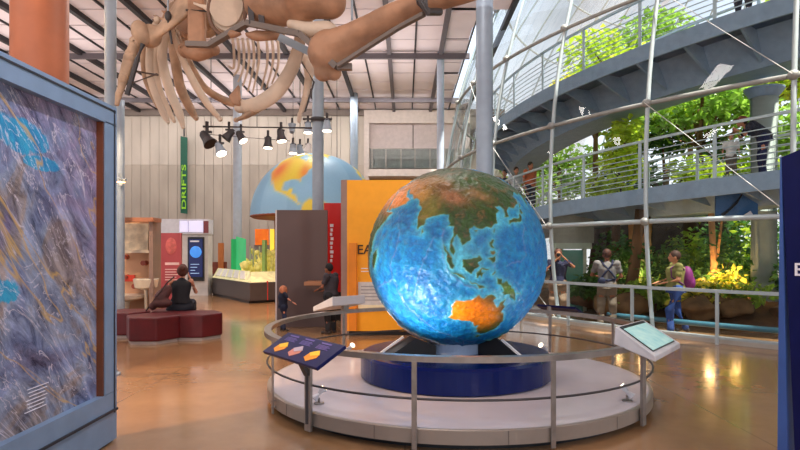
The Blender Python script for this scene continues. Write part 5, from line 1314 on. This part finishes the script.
# warm gallery spots (left / back)
for loc, aim, e_, c_ in (((-7, 12, 5), (-6.6, 15.2, 1.6), 420, WARM), ((-4.5, 10.5, 6), (-4.8, 11, 0), 90, WARM), ((-5, 8, 6), (-3.6, 9.2, 0), 2000, (1, .6, .28)), ((-3, 15.5, 5.5), (-4, 17, 0), 1500, (1, .55, .25)),
        ((-4.0, 4.2, 4.6), (-2.0, 7.0, 0), 900, (1, .6, .3)), ((-1.7, 14.2, 3.4), (-1.9, 13.0, 1.9), 30, (1, .4, .25)), ((-6, 22, 6), (-6, 21, .5), 220, (1, .8, .5)), ((1, 10, 6.5), (.6, 11.5, 1.5), 160, (1, .9, .75)),
        ((1.5, 3.2, 6.5), (.7, 7, .2), 160, NEU), ((-.6, 3.6, 6), (-2.6, 4.0, 1.7), 480, (.9, .85, 1)), ((-6.4, 12.5, 5), (-4.2, 8.5, 1), 60, WARM)):  # the violet-white one is added to brighten the framed map
    light('SPOT', 'gallery_spot', loc, e_, c_, aim=aim, spot_size=1.2, spot_blend=.7, shadow_soft_size=.08)
for x, y in ((-9, 10), (0, 12), (-12, 18), (-2, 20), (-8, 25)):  # added upward fill for the ceiling, unseen from below
    light('AREA', 'ceiling_fill_up', (x, y, 6.6), 125, (1, .93, .9), aim=(x, y, 9), shape='RECTANGLE', size=6, size_y=5)
# warm point fills added low inside the dome
for px, d in ((712, 13.6), (640, 14.9), (735, 13.6), (620, 15.5)):
    g_ = ground(px, d); light('POINT', 'warm_point', (g_.x, g_.y, 1.1), 30, (1, .58, .25), shadow_soft_size=.15)
# added up-lights behind the camera, brighten ceiling and skeleton
for x, y, e_ in ((-8, -3, 900), (4, -3, 900)):
    light('SPOT', 'ceiling_fill_up', (x, y, 3.0), e_, (1, .92, .86), aim=(x*.5, 14, 8.5), spot_size=1.6, spot_blend=1., shadow_soft_size=.15)
for p_ in (ground(683, 8.8), ground(230, 5.9*1.1)):
    light('SPOT', 'blue_floor_spot', (p_.x+.2, p_.y, 6), 26, (.55, .6, 1), aim=p_, spot_size=.09, spot_blend=.25, shadow_soft_size=.02)

# ================================================================ CAMERA
cd = bpy.data.cameras.new('camera'); cam = bpy.data.objects.new('camera', cd); col.objects.link(cam)
cam.location = (0, 0, H); cam.rotation_euler = (PI/2, 0, 0)
cd.sensor_width = 36; cd.lens = F/800*36
cd.shift_x = (400-CX)/800; cd.shift_y = (CY-225)/800; cd.clip_end = 300
sc = bpy.context.scene; sc.camera = cam
sc.view_settings.view_transform = 'Standard'; sc.view_settings.look = 'None'; sc.view_settings.gamma = 1; sc.view_settings.exposure = 0
sc.cycles.transparent_max_bounces = 16; sc.cycles.max_bounces = 8
